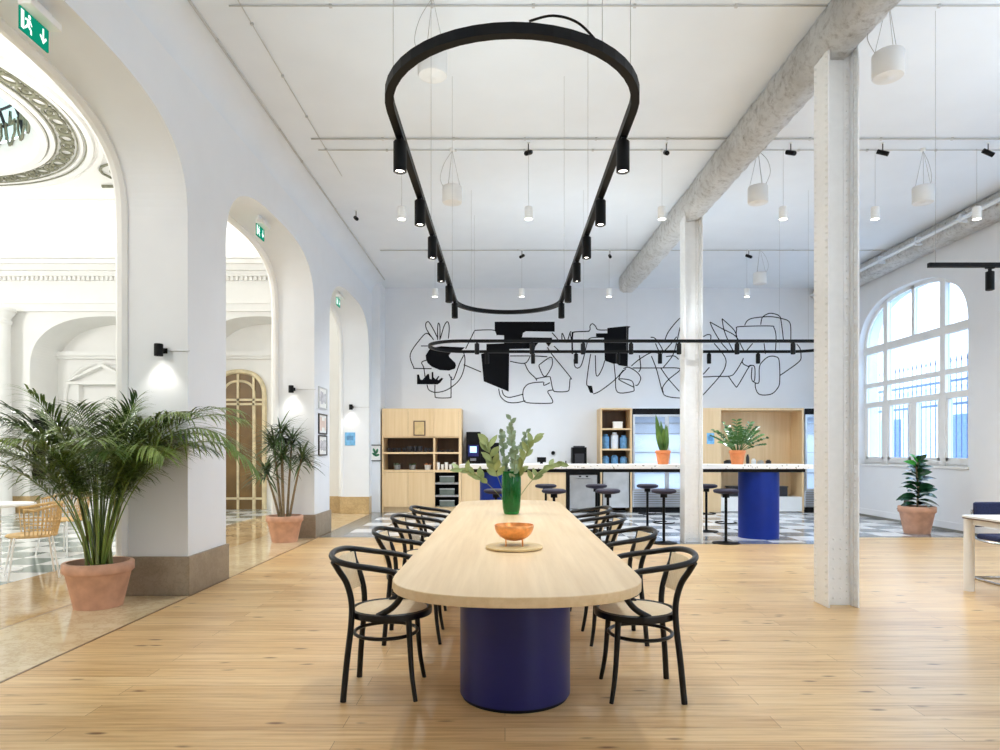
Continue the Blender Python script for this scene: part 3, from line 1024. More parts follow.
# ------------------------------------------------------------------ pictures and stickers
def picture(name, label, loc, rotz, w, h, frame_m, print_m, shapes=None, cat='picture', group=None):
    t = thing(name, label, cat, loc, rotz, group)
    b = 0.018
    fr = MB()
    fr.box(-w / 2, w / 2, -0.022, 0, h / 2 - b, h / 2).box(-w / 2, w / 2, -0.022, 0, -h / 2, -h / 2 + b)
    fr.box(-w / 2, -w / 2 + b, -0.022, 0, -h / 2 + b, h / 2 - b).box(w / 2 - b, w / 2, -0.022, 0, -h / 2 + b, h / 2 - b)
    fr.build('picture_frame', frame_m, t)
    pr = MB().box(-w / 2 + b, w / 2 - b, -0.010, 0, -h / 2 + b, h / 2 - b).build('print', 'paper' if shapes else print_m, t)
    if shapes:
        s = MB()
        shapes(s)
        s.build('print_motif', print_m, pr)
    return t
def leafmotif(s):
    ex = lambda u, v, w: (u, w, v)
    for (cx, cz, a) in ((0.0, 0.0, 0.7), (-0.03, 0.05, 2.0), (0.03, -0.05, 0.3), (0.03, 0.04, 1.3), (-0.03, -0.03, 2.6)):
        P = []
        for j in range(14):
            t = 2 * PI * j / 14
            u, v = 0.055 * math.cos(t), 0.026 * math.sin(t)
            P.append((cx + u * math.cos(a) - v * math.sin(a), cz + u * math.sin(a) + v * math.cos(a)))
        s.prism(P, -0.012, -0.010, ex)
picture('picture', 'framed green leaf print beside the left kitchen cabinet', (-2.83, 14.60, 1.30), 0, 0.25, 0.36, 'frame', 'greenprint', leafmotif)
def bars(u0, seed):
    def fn(s):
        rnd = random.Random(seed)
        for i in range(5):
            a = -0.19 + 0.078 * i
            hh = rnd.uniform(0.05, 0.11)
            s.prism([(a, -hh), (a + 0.05, -hh), (a + 0.05, hh), (a, hh)], -0.012, -0.010, lambda u, v, w: (u, w, v))
    return fn
picture('picture', 'top pale framed print of the three on the second pier', (XL, 10.65, 2.18), PI / 2, 0.47, 0.34, 'ltgrey', 'greyprint', bars(0, 1), group='prints on the second pier')
picture('picture', 'middle dark framed print of the three on the second pier', (XL, 10.65, 1.765), PI / 2, 0.47, 0.32, 'frame', 'pinkpaper', bars(0, 2), group='prints on the second pier')
picture('picture', 'bottom dark framed print of the three on the second pier', (XL, 10.65, 1.425), PI / 2, 0.47, 0.32, 'frame', 'greyprint', bars(0, 3), group='prints on the second pier')
bs = thing('wall_notice', 'square blue notice on the last pier under its lamp', 'sign', (-3.32, 14.30, 1.60))
MB().box(-0.11, 0.11, -0.012, 0, -0.14, 0.14).build('plate', 'bluesticker', bs, bevel=0.004)
MB().box(-0.07, 0.07, -0.014, -0.012, -0.03, 0.07).build('printed_block', 'glassblue', bs)

# ------------------------------------------------------------------ the long table
TX, TY0, TY1, THW = 0.055, 2.65, 8.06, 0.575
def stadium(hw, y0, y1, ry, n=2.35, k=20):
    out = []
    for i in range(k + 1):       # near end, from +x to -x
        a = PI * i / k
        cx, sy = math.cos(a), math.sin(a)
        out.append(((abs(cx) ** (2 / n)) * (1 if cx >= 0 else -1) * hw, y0 + ry - ry * (abs(sy) ** (2 / n))))
    for i in range(k + 1):
        a = PI * i / k
        cx, sy = math.cos(a), math.sin(a)
        out.append((-(abs(cx) ** (2 / n)) * (1 if cx >= 0 else -1) * hw, y1 - ry + ry * (abs(sy) ** (2 / n))))
    return out
tb = thing('dining_table', 'long pale oak table with rounded ends on blue drum bases', 'table', (TX, 0, 0))
MB().prism(stadium(THW, TY0, TY1, 0.50), 0.697, 0.742).build('table_top', 'oak', tb, bevel=0.004)
for y in (3.65, 7.0):
    dmb = MB().lathe([(0, 0.02), (0.30, 0.02), (0.30, 0.697), (0, 0.697)], 64, (0, y, 0)).build('pedestal', 'navy', tb, smooth=True)
    MB().lathe([(0, 0.0), (0.288, 0.0), (0.288, 0.02), (0, 0.02)], 64, (0, y, 0)).build('plinth_ring', 'black', dmb, smooth=True)

# things on the table
tv_ = thing('trivet', 'round pale wooden trivet under the copper bowl', 'trivet', (TX + 0.0, 3.99, 0.742))
MB().lathe([(0, 0), (0.155, 0), (0.17, 0.006), (0.17, 0.016), (0.165, 0.02), (0, 0.02)], 48).build('disc', 'trivet', tv_, smooth=True)
bw = thing('copper_bowl', 'hammered copper bowl on thin legs on the wooden trivet', 'bowl', (TX, 3.99, 0.762))
prof = []
for i in range(11):
    a = PI / 2 * i / 10
    prof.append((0.118 * math.sin(a) ** 0.9, 0.028 + 0.092 * (1 - math.cos(a))))
inn = [(r * 0.97, z + 0.004) for r, z in prof[::-1]]
MB().lathe([(max(r, 0), z) for r, z in prof] + inn[:-1] + [(0, inn[-1][1])], 48).build('bowl_body', 'copper', bw, smooth=True, auto=60)
for k in range(4):
    a = PI / 4 + PI / 2 * k
    MB().tube([(0.07 * math.cos(a), 0.07 * math.sin(a), 0), (0.07 * math.cos(a), 0.07 * math.sin(a), 0.052)], 0.004, 6).build('leg', 'copper', bw)
vs = thing('glass_vase', 'tall emerald green glass vase at the far half of the table', 'vase', (0.06, 6.22, 0.742))
prof = [(0, 0.0), (0.062, 0.0), (0.072, 0.012), (0.082, 0.06), (0.090, 0.2), (0.090, 0.33), (0.084, 0.385), (0.086, 0.40)]
inn = [(0.080, 0.40), (0.078, 0.385), (0.084, 0.33), (0.084, 0.2), (0.076, 0.06), (0.062, 0.03), (0, 0.028)]
MB().lathe(prof + inn, 40).build('vase_body', 'greenglass', vs, smooth=True, auto=60)

def branch(kind, base, tip, bend, n, leaf, label, mname):
    t = thing('eucalyptus_branch' if kind == 0 else 'olive_branch', label, 'branch', base)
    b, e = Vector((0, 0, 0)), Vector(tip) - Vector(base)
    mid = e * 0.5 + Vector(bend)
    path = [(b * (1 - s) ** 2 + mid * 2 * s * (1 - s) + e * s * s) for s in [i / 10 for i in range(11)]]
    MB().tube(path, [0.004 - 0.0025 * i / 10 for i in range(11)], 5).build('stem', 'palmstem', t)
    rnd = random.Random(hash(label) % 1000 if False else len(label) * 7 + n)
    lm = MB()
    for i in range(n):
        s = 0.42 + 0.58 * i / max(1, n - 1)
        p = b * (1 - s) ** 2 + mid * 2 * s * (1 - s) + e * s * s
        tg = (mid - b) * (1 - s) + (e - mid) * s
        tg.normalize()
        for sd in ((-1, 1) if i < n - 1 else (1,)):
            az = rnd.uniform(0, 2 * PI)
            d = tg * 0.75 + Vector((math.cos(az), math.sin(az) * 0.6, 0.25)) * 0.8
            lm.blade(p, d, leaf * rnd.uniform(0.8, 1.25), leaf * (0.75 if kind == 0 else 0.48), droop=0.25, up=Vector((rnd.uniform(-0.4, 0.4), -0.9, 0.4)), n=4, fold=0.08, peak=0.5)
    lm.build('leaves', mname, t)
    return t
vb = (0.06, 6.22, 0.775)
branch(0, vb, (0.055, 6.22, 1.62), (0.02, 0, 0.0), 15, 0.06, 'tallest eucalyptus sprig standing upright in the green vase', 'euc')
branch(0, vb, (-0.03, 6.25, 1.50), (-0.01, 0, 0.05), 13, 0.055, 'eucalyptus sprig just left of the tallest one in the vase', 'euc')
branch(0, vb, (0.20, 6.30, 1.50), (0.0, 0, 0.05), 13, 0.05, 'thin eucalyptus sprig leaning right in the green vase', 'euc')
branch(1, vb, (-0.17, 6.18, 1.42), (-0.07, 0, 0.10), 9, 0.13, 'broad leaved pale green branch leaning left in the vase', 'euc2')
branch(1, vb, (0.27, 6.18, 1.44), (-0.05, 0, 0.06), 9, 0.11, 'broad leaved pale green branch leaning right in the vase', 'euc2')
branch(1, vb, (0.50, 6.15, 1.20), (0.02, 0, 0.22), 9, 0.10, 'long drooping branch reaching far right of the vase', 'euc2')
branch(1, vb, (-0.42, 6.12, 1.15), (-0.05, 0, 0.20), 8, 0.10, 'long drooping branch reaching far left of the vase', 'euc2')
branch(0, vb, (0.10, 6.10, 1.34), (0.0, -0.02, 0.03), 8, 0.06, 'short eucalyptus sprig in front in the middle of the vase', 'euc')

# bentwood armchairs
def make_chair(label):
    t = thing('bentwood_armchair', label, 'chair', (0, 0, 0), 0, 'bentwood armchairs along the table')
    sr = 0.214
    sc0 = (0, 0.02, 0)
    st = MB().lathe([(0, 0.455), (sr - 0.02, 0.458), (sr - 0.012, 0.452), (sr - 0.012, 0.44), (0, 0.44)], 36, sc0).build('seat', 'cane', t, smooth=True)
    MB().lathe([(sr - 0.014, 0.425), (sr + 0.012, 0.425), (sr + 0.014, 0.44), (sr + 0.012, 0.458), (sr - 0.004, 0.463), (sr - 0.014, 0.458)] + [(sr - 0.014, 0.425)], 36, sc0).build('seat_rim', 'blackwood', t, smooth=True)
    for sx in (-1, 1):
        MB().tube(smoothpath([(sx * 0.155, 0.14, 0.43), (sx * 0.165, 0.148, 0.30), (sx * 0.175, 0.16, 0.14), (sx * 0.192, 0.182, 0.0)], 5), [0.017 - 0.00035 * i for i in range(16)], 10).build('leg', 'blackwood', t, smooth=True)
        path = smoothpath([(sx * 0.198, -0.20, 0.0), (sx * 0.18, -0.185, 0.2), (sx * 0.165, -0.165, 0.40), (sx * 0.158, -0.165, 0.52), (sx * 0.162, -0.19, 0.62), (sx * 0.185, -0.225, 0.69), (sx * 0.222, -0.245, 0.745)], 5)
        MB().tube(path, [0.0165] * len(path), 10).build('leg', 'blackwood', t, smooth=True)
    arm = [(-0.185, -0.02, 0.45), (-0.215, 0.06, 0.50), (-0.245, 0.115, 0.57), (-0.26, 0.125, 0.645), (-0.262, 0.075, 0.695), (-0.265, -0.02, 0.715), (-0.26, -0.12, 0.728), (-0.232, -0.215, 0.745), (-0.15, -0.272, 0.762), (0, -0.292, 0.768)]
    arm = arm + [(-x, y, z) for x, y, z in arm[-2::-1]]
    MB().tube(smoothpath(arm, 6), 0.0165, 10).build('arm_rail', 'blackwood', t, smooth=True)
    # ring stretcher
    MB().tube([(0.178 * math.cos(a), 0.172 * math.sin(a) - 0.008, 0.325) for a in [2 * PI * j / 36 for j in range(36)]], 0.010, 8, True).build('stretcher', 'blackwood', t, smooth=True)
    # curved cane back panel between the uprights
    bk = MB()
    cols, rows = 12, 6
    grid = []
    for th in (0.0, 0.008):
        g = []
        for i in range(cols + 1):
            u = -1 + 2 * i / cols
            col = []
            for j in range(rows + 1):
                v = j / rows
                z = 0.545 + 0.195 * v
                x = u * (0.145 + 0.03 * v)
                y = -0.215 - 0.05 * v - 0.035 * (1 - u * u) + th + 0.03
                col.append(bk.b.verts.new((x, y, z)))
            g.append(col)
        grid.append(g)
    for g in grid:
        for i in range(cols):
            for j in range(rows):
                bk.b.faces.new((g[i][j], g[i + 1][j], g[i + 1][j + 1], g[i][j + 1]))
    A, B = grid
    edge = [(i, 0) for i in range(cols + 1)] + [(cols, j) for j in range(1, rows + 1)] + [(i, rows) for i in range(cols - 1, -1, -1)] + [(0, j) for j in range(rows - 1, 0, -1)]
    for k in range(len(edge)):
        a, b2 = edge[k], edge[(k + 1) % len(edge)]
        bk.b.faces.new((A[a[0]][a[1]], A[b2[0]][b2[1]], B[b2[0]][b2[1]], B[a[0]][a[1]]))
    bk.build('backrest', 'cane', t, smooth=True)
    return t
CY_ = [3.72, 4.76, 5.74, 6.66]
which = ['nearest', 'second nearest', 'third nearest', 'farthest']
proto = None
for side, X, rz in (('left', TX - 0.71, -PI / 2), ('right', TX + 0.685, PI / 2)):
    for i, y in enumerate(CY_):
        lab = 'black bentwood armchair with cane seat, %s of the row left of the table' % which[i] if side == 'left' else 'black bentwood armchair with cane seat, %s of the row right of the table' % which[i]
        jit = (0.0, 0.02, -0.015, 0.01)[i]
        if proto is None:
            proto = make_chair(lab)
            proto.location = (X, y, 0)
            proto.rotation_euler = (0, 0, rz)
        else:
            dup(proto, (X + jit, y - (0.03 if side == 'right' else 0), 0), rz + jit * 2, lab)

# ------------------------------------------------------------------ track pendants
def track_pendant(label, cx, cy, hx, hy, z, spots, wires, along='Y', name='track_pendant'):
    """stadium-shaped hanging track; hx, hy half sizes; spots: local (x, y)"""
    t = thing(name, label, 'pendant light', (cx, cy, 0))
    pts = []
    if along == 'Y':
        r = hx
        for i in range(25):
            a = PI * i / 24
            pts.append((r * math.cos(a), hy - r + r * math.sin(a)))
        for i in range(25):
            a = PI + PI * i / 24
            pts.append((r * math.cos(a), -hy + r + r * math.sin(a)))
    else:
        r = hy
        for i in range(25):
            a = -PI / 2 + PI * i / 24
            pts.append((hx - r + r * math.cos(a), r * math.sin(a)))
        for i in range(25):
            a = PI / 2 + PI * i / 24
            pts.append((-hx + r + r * math.cos(a), r * math.sin(a)))
    tr = MB()
    n = len(pts)
    w, hgt = 0.019, 0.042
    R = []
    for i in range(n):
        p, q, o = pts[i - 1], pts[(i + 1) % n], pts[i]
        d = Vector((q[0] - p[0], q[1] - p[1], 0)).normalized()
        nr = Vector((d.y, -d.x, 0))
        R.append([tr.b.verts.new(Vector((o[0], o[1], z + dz)) + nr * s2) for s2, dz in ((-w, -hgt / 2), (w, -hgt / 2), (w, hgt / 2), (-w, hgt / 2))])
    for i in range(n):
        A, B = R[i], R[(i + 1) % n]
        for k in range(4):
            tr.b.faces.new((A[k], A[(k + 1) % 4], B[(k + 1) % 4], B[k]))
    tr.build('track', 'black', t)
    for (sx, sy) in spots:
        h = MB().lathe([(0, 0.0), (0.030, 0.0), (0.033, -0.004), (0.033, -0.150), (0.028, -0.153), (0.026, -0.135), (0, -0.135)], 20, (sx, sy, z - 0.035)).build('spotlight_head', 'black', t, smooth=True)
        MB().box(sx - 0.012, sx + 0.012, sy - 0.03, sy + 0.03, z - 0.036, z - 0.02).build('adapter', 'black', h)
        MB().lathe([(0, -0.141), (0.024, -0.141), (0.024, -0.136), (0, -0.136)], 16, (sx, sy, z - 0.035)).build('lamp_lens', 'lens', h)
    for (wx, wy) in wires:
        MB().tube([(wx, wy, z), (wx, wy, ZC)], 0.0016, 5).build('suspension_wire', 'wire', t)
    return t
RZ = 2.90
ys = [3.32, 4.10, 4.80, 5.46, 6.21, 6.94]
LCX, LCY = 0.032, 5.02
sp_main = [(sx * 0.555, y - LCY) for y in ys for sx in (-1, 1)]
tp_ = track_pendant('black racetrack shaped track light hanging above the long table', LCX, LCY, 0.555, 2.52, RZ, sp_main,
                    [(-0.555, -1.9), (0.555, -1.9), (-0.555, -0.3), (0.555, -0.3), (-0.555, 1.6), (0.555, 1.6), (0.35, -2.4)])
cb = MB()
cb.tube(smoothpath([(0.06, -2.52, RZ + 0.035), (0.15, -2.49, RZ + 0.075), (0.25, -2.44, RZ + 0.08), (0.34, -2.38, RZ + 0.035), (0.46, -2.20, RZ + 0.03)], 6), 0.005, 6)
cb.build('power_cable', 'black', tp_)
for (sx, sy) in sp_main:
    lamp('table_spot_light', 'SPOT', (LCX + sx, LCY + sy, RZ - 0.21), 11.5, (0.95, 0.97, 1.0), (0, 0, 0), 0.03, 1.5, 0.9)
for (sx, sy) in sp_main[::2] + sp_main[1::2]:
    lamp('table_ceiling_fill', 'SPOT', (LCX + sx, LCY + sy, RZ + 0.04), 5.0, (0.80, 0.93, 1.0), (PI, 0, 0), 0.03, 2.75, 1.0)  # added upward light from the spot heads, brightens the ceiling
BCX, BCY = 1.92, 10.0
sp_bar = []
for px in (477, 532, 583, 631, 679, 737, 793):
    sp_bar.append(((px - PX0) * 9.5 / FX - BCX, -0.5))
for px in (487, 533, 576, 618, 660, 709, 758):
    sp_bar.append(((px - PX0) * 10.5 / FX - BCX, 0.5))
track_pendant('long black racetrack track light hanging above the bar', BCX, BCY, 3.05, 0.5, RZ, sp_bar,
              [(-2.4, -0.5), (2.4, -0.5), (-0.8, -0.5), (0.8, -0.5), (-2.4, 0.5), (2.4, 0.5), (0, 0.5)], 'X')
for (sx, sy) in sp_bar:
    lamp('bar_spot_light', 'SPOT', (BCX + sx, BCY + sy, RZ - 0.21), 11, (0.95, 0.97, 1.0), (0, 0, 0), 0.03, 1.2, 0.9)
for (sx, sy) in sp_bar:
    lamp('bar_ceiling_fill', 'SPOT', (BCX + sx, BCY + sy, RZ + 0.04), 4.5, (0.82, 0.93, 1.0), (PI, 0, 0), 0.03, 2.75, 1.0)  # extra ceiling wash added above the bar track, not a lamp of the fitting
t = thing('track_pendant', 'short straight black track light hanging at right before the window', 'pendant light', (3.58, 5.64, 0))
MB().box(0, 2.2, -0.018, 0.018, RZ - 0.018, RZ + 0.018).build('track', 'black', t)
for x in (0.52, 1.25, 1.95):
    h = MB().lathe([(0, 0.0), (0.030, 0.0), (0.033, -0.004), (0.033, -0.155), (0.028, -0.158), (0.026, -0.14), (0, -0.14)], 20, (x, 0, RZ - 0.055)).build('spotlight_head', 'black', t, smooth=True)
    MB().box(x - 0.035, x + 0.035, -0.012, 0.012, RZ - 0.03, RZ - 0.016).box(x - 0.01, x + 0.01, -0.01, 0.01, RZ - 0.058, RZ - 0.03).build('adapter', 'black', h)
    MB().lathe([(0, -0.146), (0.024, -0.146), (0.024, -0.141), (0, -0.141)], 16, (x, 0, RZ - 0.055)).build('lamp_lens', 'lens', h)
    lamp('side_ceiling_fill', 'SPOT', (3.58 + x, 5.64, RZ + 0.03), 9, (0.84, 0.93, 1.0), (PI, 0, 0), 0.03, 2.75, 1.0)  # added uplight, lifts the ceiling on this side
    lamp('side_spot_light', 'SPOT', (3.58 + x, 5.64, RZ - 0.23), 18, (1, 0.95, 0.88), (0, 0, 0), 0.03, 1.5, 0.9)
for x in (0.06, 2.1):
    MB().tube([(x, 0, RZ), (x, 0, ZC)], 0.0016, 5).build('suspension_wire', 'wire', t)

# ------------------------------------------------------------------ ceiling fittings
def pendant_spot(loc, label):
    t = thing('pendant_spotlight', label, 'pendant light', loc, 0, 'small white pendant spotlights')
    b = MB().lathe([(0, 0.13), (0.045, 0.13), (0.05, 0.12), (0.05, -0.02), (0.046, -0.02), (0.044, 0.0), (0, 0.0)], 20).build('lamp_body', 'white', t, smooth=True)
    MB().lathe([(0, -0.012), (0.043, -0.012), (0.043, -0.004), (0, -0.004)], 16).build('lamp_lens', 'lens', b)
    MB().tube([(0, 0, 0.13), (0, 0, ZC - loc[2])], 0.002, 5).build('cable', 'wire', t)
    return t
gx = [-1.27, 0.29, 1.93, 3.42, 4.55, 5.80]
p0 = None
for (yy, xs, row) in ((8.2, gx, 'nearer'), (12.3, [-1.29, 0.31, 1.92, 4.46], 'farther')):
    for i, x in enumerate(xs):
        lab = 'white pendant spotlight, %s from left in the %s ceiling row' % (ORD[i], row)
        if p0 is None:
            p0 = pendant_spot((x, yy, 4.20), lab)
        else:
            dup(p0, (x, yy, 4.20), 0, lab)
        lamp('pendant_spot_light', 'SPOT', (x, yy, 4.17), 92 if yy > 10 else 38, (0.93, 0.97, 1.0), (0, 0, 0), 0.05, 2.75, 0.9)
def drum(loc, label):
    t = thing('hanging_speaker', label, 'speaker', loc, 0, 'white drum speakers under the ceiling')
    MB().lathe([(0, 0.20), (0.112, 0.20), (0.12, 0.19), (0.12, 0.012), (0.112, 0.0), (0.03, 0.0), (0.025, -0.004), (0, -0.004)], 32).build('speaker_drum', 'drum', t, smooth=True)
    top = ZC - loc[2]
    for k in range(3):
        a = 0.6 + 2 * PI * k / 3
        MB().tube([(0.1 * math.cos(a), 0.1 * math.sin(a), 0.20), (0, 0, top - 0.02)], 0.0025, 5).build('suspension_wire', 'wire', t)
    MB().cyl((0, 0, 0), 0.03, top - 0.03, top, 14).build('ceiling_cup', 'white', t)
    MB().tube(smoothpath([(-0.11, 0, 0.20), (-0.17, 0, 0.33), (-0.12, 0, 0.5), (0, 0, top - 0.03)], 5), 0.003, 5).build('cable', 'wire', t)
    return t
d0 = None
for (x, yy, z, lab) in ((3.13, 5.45, 4.38, 'white drum speaker hanging right of the nearest column'), (-0.59, 5.43, 4.38, 'white drum speaker behind the near loop of the track light'),
                        (-0.65, 8.2, 4.38, 'white drum speaker inside the track loop, left side'), (3.11, 8.2, 4.38, 'white drum speaker between the two columns'),
                        (5.14, 8.2, 4.38, 'white drum speaker with slack cable near the window wall'), (4.70, 12.3, 4.42, 'farthest white drum speaker, before the mural wall')):
    if d0 is None:
        d0 = drum((x, yy, z), lab)
    else:
        dup(d0, (x, yy, z), 0.7 * x, lab)
def head(loc, label):
    t = thing('ceiling_spotlight', label, 'spotlight', loc, 0, 'small black ceiling spotlights')
    MB().tube([(0, 0, 0), (0, 0, -0.10)], 0.006, 6).build('stem', 'black', t)
    MB().tube([(0.03, 0.05, -0.09), (-0.03, -0.05, -0.15)], 0.028, 10).build('lamp_head', 'black', t, smooth=True)
    MB().cyl((0, 0, 0), 0.02, -0.012, 0, 10).build('ceiling_cup', 'white', t)
    return t
h0 = None
for (yy, xs, row) in ((7.98, [0.28, 1.93, 3.42, 4.52, 5.78], 'nearer'), (12.2, [0.31, 1.92, 4.46], 'farther')):
    for i, x in enumerate(xs):
        lab = 'tiny black spotlight on the ceiling, %s from left on the %s conduit' % (ORD[i], row)
        if h0 is None:
            h0 = head((x, yy, ZC - 0.03), lab)
        else:
            dup(h0, (x, yy, ZC - 0.03), 0.5 * i, lab)
dup(h0, (-2.30, 10.3, ZC - 0.001), 1.0, 'tiny black spotlight on the ceiling beside the left arcade wall')
def conduit(p, q, r, label):
    p, q = Vector(p), Vector(q)
    m = MB().tube([p, q], r, 6)
    n = int((q - p).length / 0.8)
    d = (q - p).normalized()
    for k in range(1, n):
        c = p + (q - p) * k / n
        m.box(c.x - 0.012, c.x + 0.012, c.y - 0.012, c.y + 0.012, c.z - 0.012, ZC)
    tag(m.build('ceiling_conduit', 'conduit', smooth=True), label, 'conduit')
conduit((-2.3, 5.56, ZC - 0.012), (7.0, 5.56, ZC - 0.012), 0.007, 'thin grey conduit across the ceiling nearest the camera')
conduit((-2.3, 7.92, ZC - 0.014), (7.0, 7.92, ZC - 0.014), 0.011, 'thicker grey conduit across the middle of the ceiling')
conduit((-2.3, 8.22, ZC - 0.01), (7.0, 8.22, ZC - 0.01), 0.006, 'thin grey conduit just behind the middle ceiling conduit')
conduit((-2.3, 12.3, ZC - 0.012), (7.0, 12.3, ZC - 0.012), 0.010, 'grey conduit across the ceiling farthest back')
conduit((-2.60, 1.0, ZC - 0.012), (-2.60, 14.4, ZC - 0.012), 0.012, 'grey conduit running lengthwise above the arcade wall')
conduit((-2.20, 1.0, ZC - 0.008), (-2.20, 9.0, ZC - 0.008), 0.005, 'faint thin wire running lengthwise beside the arcade conduit')

# ------------------------------------------------------------------ mural
mu = MB()
ORG = {1: (405, 310, 7.5), 2: (490, 310, 7.5), 3: (570, 310, 7.5), 4: (690, 310, 7.5)}
def mp(k, p):
    ox, oy, s = ORG[k]
    x, z = W(ox + p[0] / s, oy + p[1] / s, YB)
    return Vector((x, 0, z))
def stroke(k, pts, w=0.024, sm=5):
    P = smoothpath([mp(k, p) for p in pts], sm)
    n = len(P)
    prev = None
    yy = YB - 0.003
    for i in range(n):
        d = P[min(i + 1, n - 1)] - P[max(i - 1, 0)]
        if d.length < 1e-6:
            continue
        d.normalize()
        nr = Vector((-d.z, 0, d.x)) * w / 2
        a = mu.b.verts.new((P[i].x + nr.x, yy, P[i].z + nr.z))
        b = mu.b.verts.new((P[i].x - nr.x, yy, P[i].z - nr.z))
        if prev:
            mu.b.faces.new((prev[0], a, b, prev[1]))
        prev = (a, b)
def fillp(k, pts):
    P = [mp(k, p) for p in pts]
    tris = tessellate_polygon([[Vector((p.x, p.z, 0)) for p in P]])
    vv = [mu.b.verts.new((p.x, YB - 0.004, p.z)) for p in P]
    for tr in tris:
        try:
            mu.b.faces.new([vv[i] for i in tr])
        except ValueError:
            pass
S1 = [[(215,225),(165,150),(155,110),(165,90),(180,92),(210,140),(245,210)],[(245,225),(245,130),(252,98),(262,130),(262,225)],[(265,215),(290,130),(310,92),(325,95),(332,140),(325,215)],
 [(195,200),(165,175),(125,205),(40,330),(65,430),(75,438),(200,440)],[(120,270),(160,270),(200,270)],[(170,375),(135,385),(125,400),(140,430),(150,500)],
 [(165,560),(180,600),(230,618),(300,605),(360,570),(410,520),(440,450),(450,370),(440,320)],[(225,560),(225,640),(240,658),(335,658),(345,640),(345,530),(350,500)],
 [(330,480),(350,518),(365,518),(385,470),(410,400),(440,340)],[(440,410),(505,437),(570,465)],[(455,290),(500,200),(520,160),(540,152),(670,152),(690,190)]]
S2 = [[(150,385),(260,400),(300,350)],[(260,400),(290,460),(340,510),(350,530)],[(370,410),(450,355),(468,380),(460,430),(410,500),(370,430),(370,410)],
 [(345,515),(440,500),(455,520),(470,590),(490,612),(580,610),(595,580),(600,520),(610,515),(560,450),(470,340),(430,280)],
 [(400,540),(330,545),(280,560),(250,600),(250,660),(280,695),(440,700),(470,690),(460,660),(435,620),(440,605),(470,600)],[(405,540),(405,565),(450,545)],
 [(65,590),(80,650),(130,690),(200,695),(265,680)],[(90,600),(105,640),(150,655),(245,632)],[(465,170),(500,210),(520,240)],[(540,240),(540,175),(555,200),(575,245),(600,170),(610,165)],[(615,240),(607,205),(600,170)],
 [(620,330),(620,190),(640,165),(745,160)],[(480,270),(505,295),(530,320)],[(150,345),(330,345),(430,350)]]
S3 = [[(15,330),(15,190),(30,165),(140,158),(150,120),(168,103),(190,120),(210,148),(280,150)],[(130,240),(155,210),(250,205)],[(130,240),(90,400),(60,435),(35,420),(30,370)],
 [(155,330),(140,420),(125,540),(130,570)],[(190,340),(195,480),(215,488),(245,430),(260,380)],[(175,630),(230,605),(340,520),(400,450)],
 [(330,400),(340,500),(355,615),(465,612),(480,590),(460,530),(365,520),(480,580)],[(400,440),(440,430),(500,465),(530,510),(510,560),(490,565)],[(365,520),(380,480),(420,440)],
 [(460,420),(520,370),(610,320),(680,330)],[(520,340),(530,430),(515,465)],[(470,435),(640,435),(800,435),(820,455),(740,520),(695,580),(700,620)],
 [(610,345),(650,450),(690,600),(720,645),(820,660),(900,650)],[(680,435),(740,520),(820,610)],[(605,205),(640,215),(690,290),(690,330)],[(640,250),(690,320),(800,200)],[(710,230),(740,160),(820,65),(860,50)],
 [(825,130),(800,240),(770,340),(700,430)],[(720,350),(780,345),(815,370)]]
S4 = [[(100,200),(130,185),(155,190),(155,220)],[(150,90),(170,140),(230,240),(300,320)],[(150,90),(240,140),(340,195),(390,280),(410,320)],[(240,65),(255,150),(290,240),(330,320)],[(240,65),(330,150),(355,220)],
 [(180,250),(260,350),(265,420),(220,500),(90,645)],[(145,430),(115,465),(90,500),(190,498),(300,495),(340,465),(390,385),(400,360)],[(290,500),(340,570),(360,565),(440,430),(460,420)],[(390,380),(400,405),(440,425)],
 [(440,420),(460,415),(485,430),(485,520),(470,535),(460,500),(465,430)],[(470,535),(500,550),(518,535),(520,430),(545,385),(590,350),(640,350),(668,380),(672,540),(650,595),(610,630),(550,638),(510,625),(490,580),(490,545)],
 [(675,490),(720,460),(820,385),(832,340),(825,290),(800,255)],[(345,200),(350,145),(370,125),(600,120),(630,135),(645,200),(640,320)],[(410,115),(430,80),(480,60),(600,50),(690,65),(740,85),(755,130),(755,250)],
 [(530,110),(540,60),(570,35),(610,25),(670,45),(685,100),(700,220)],[(555,250),(560,290),(565,330)],[(470,250),(445,280),(420,310)]]
for k, SS in ((1, S1), (2, S2), (3, S3), (4, S4)):
    for s_ in SS:
        stroke(k, s_, 0.022)
fillp(1, [(200,285),(180,300),(155,340),(158,370),(170,398),(200,425),(260,450),(330,455),(375,440),(383,415),(376,395),(350,370),(332,352),(330,340),(345,320),(390,318),(430,298),(450,280),(330,275),(270,272)])
fillp(1, [(90,557),(90,485),(105,483),(115,520),(130,525),(170,480),(180,480),(185,515),(200,520),(200,465),(212,465),(214,505),(230,520),(250,495),(258,498),(244,522),(252,526),(275,508),(287,515),(265,545),(245,558)])
fillp(2, [(35,88),(485,88),(485,163),(270,160),(248,172),(240,205),(465,208),(468,235),(440,275),(415,243),(365,243),(340,275),(330,320),(310,320),(310,290),(145,293),(140,612),(-47,535),(-60,400),(-67,330),(-27,320),(-27,255),(105,250),(105,190),(50,188),(35,150)])
fillp(3, [(280,135),(430,120),(455,125),(440,135),(432,425),(365,415),(350,400),(330,405),(260,380),(255,210),(195,200),(195,175),(280,175)])
fillp(3, [(128,565),(165,570),(175,625),(150,620)])
fillp(3, [(95,240),(115,250),(112,300),(98,325),(88,290)])
tag(mu.build('wall_mural', 'paint'), 'abstract black line mural painted across the white back wall', 'mural')

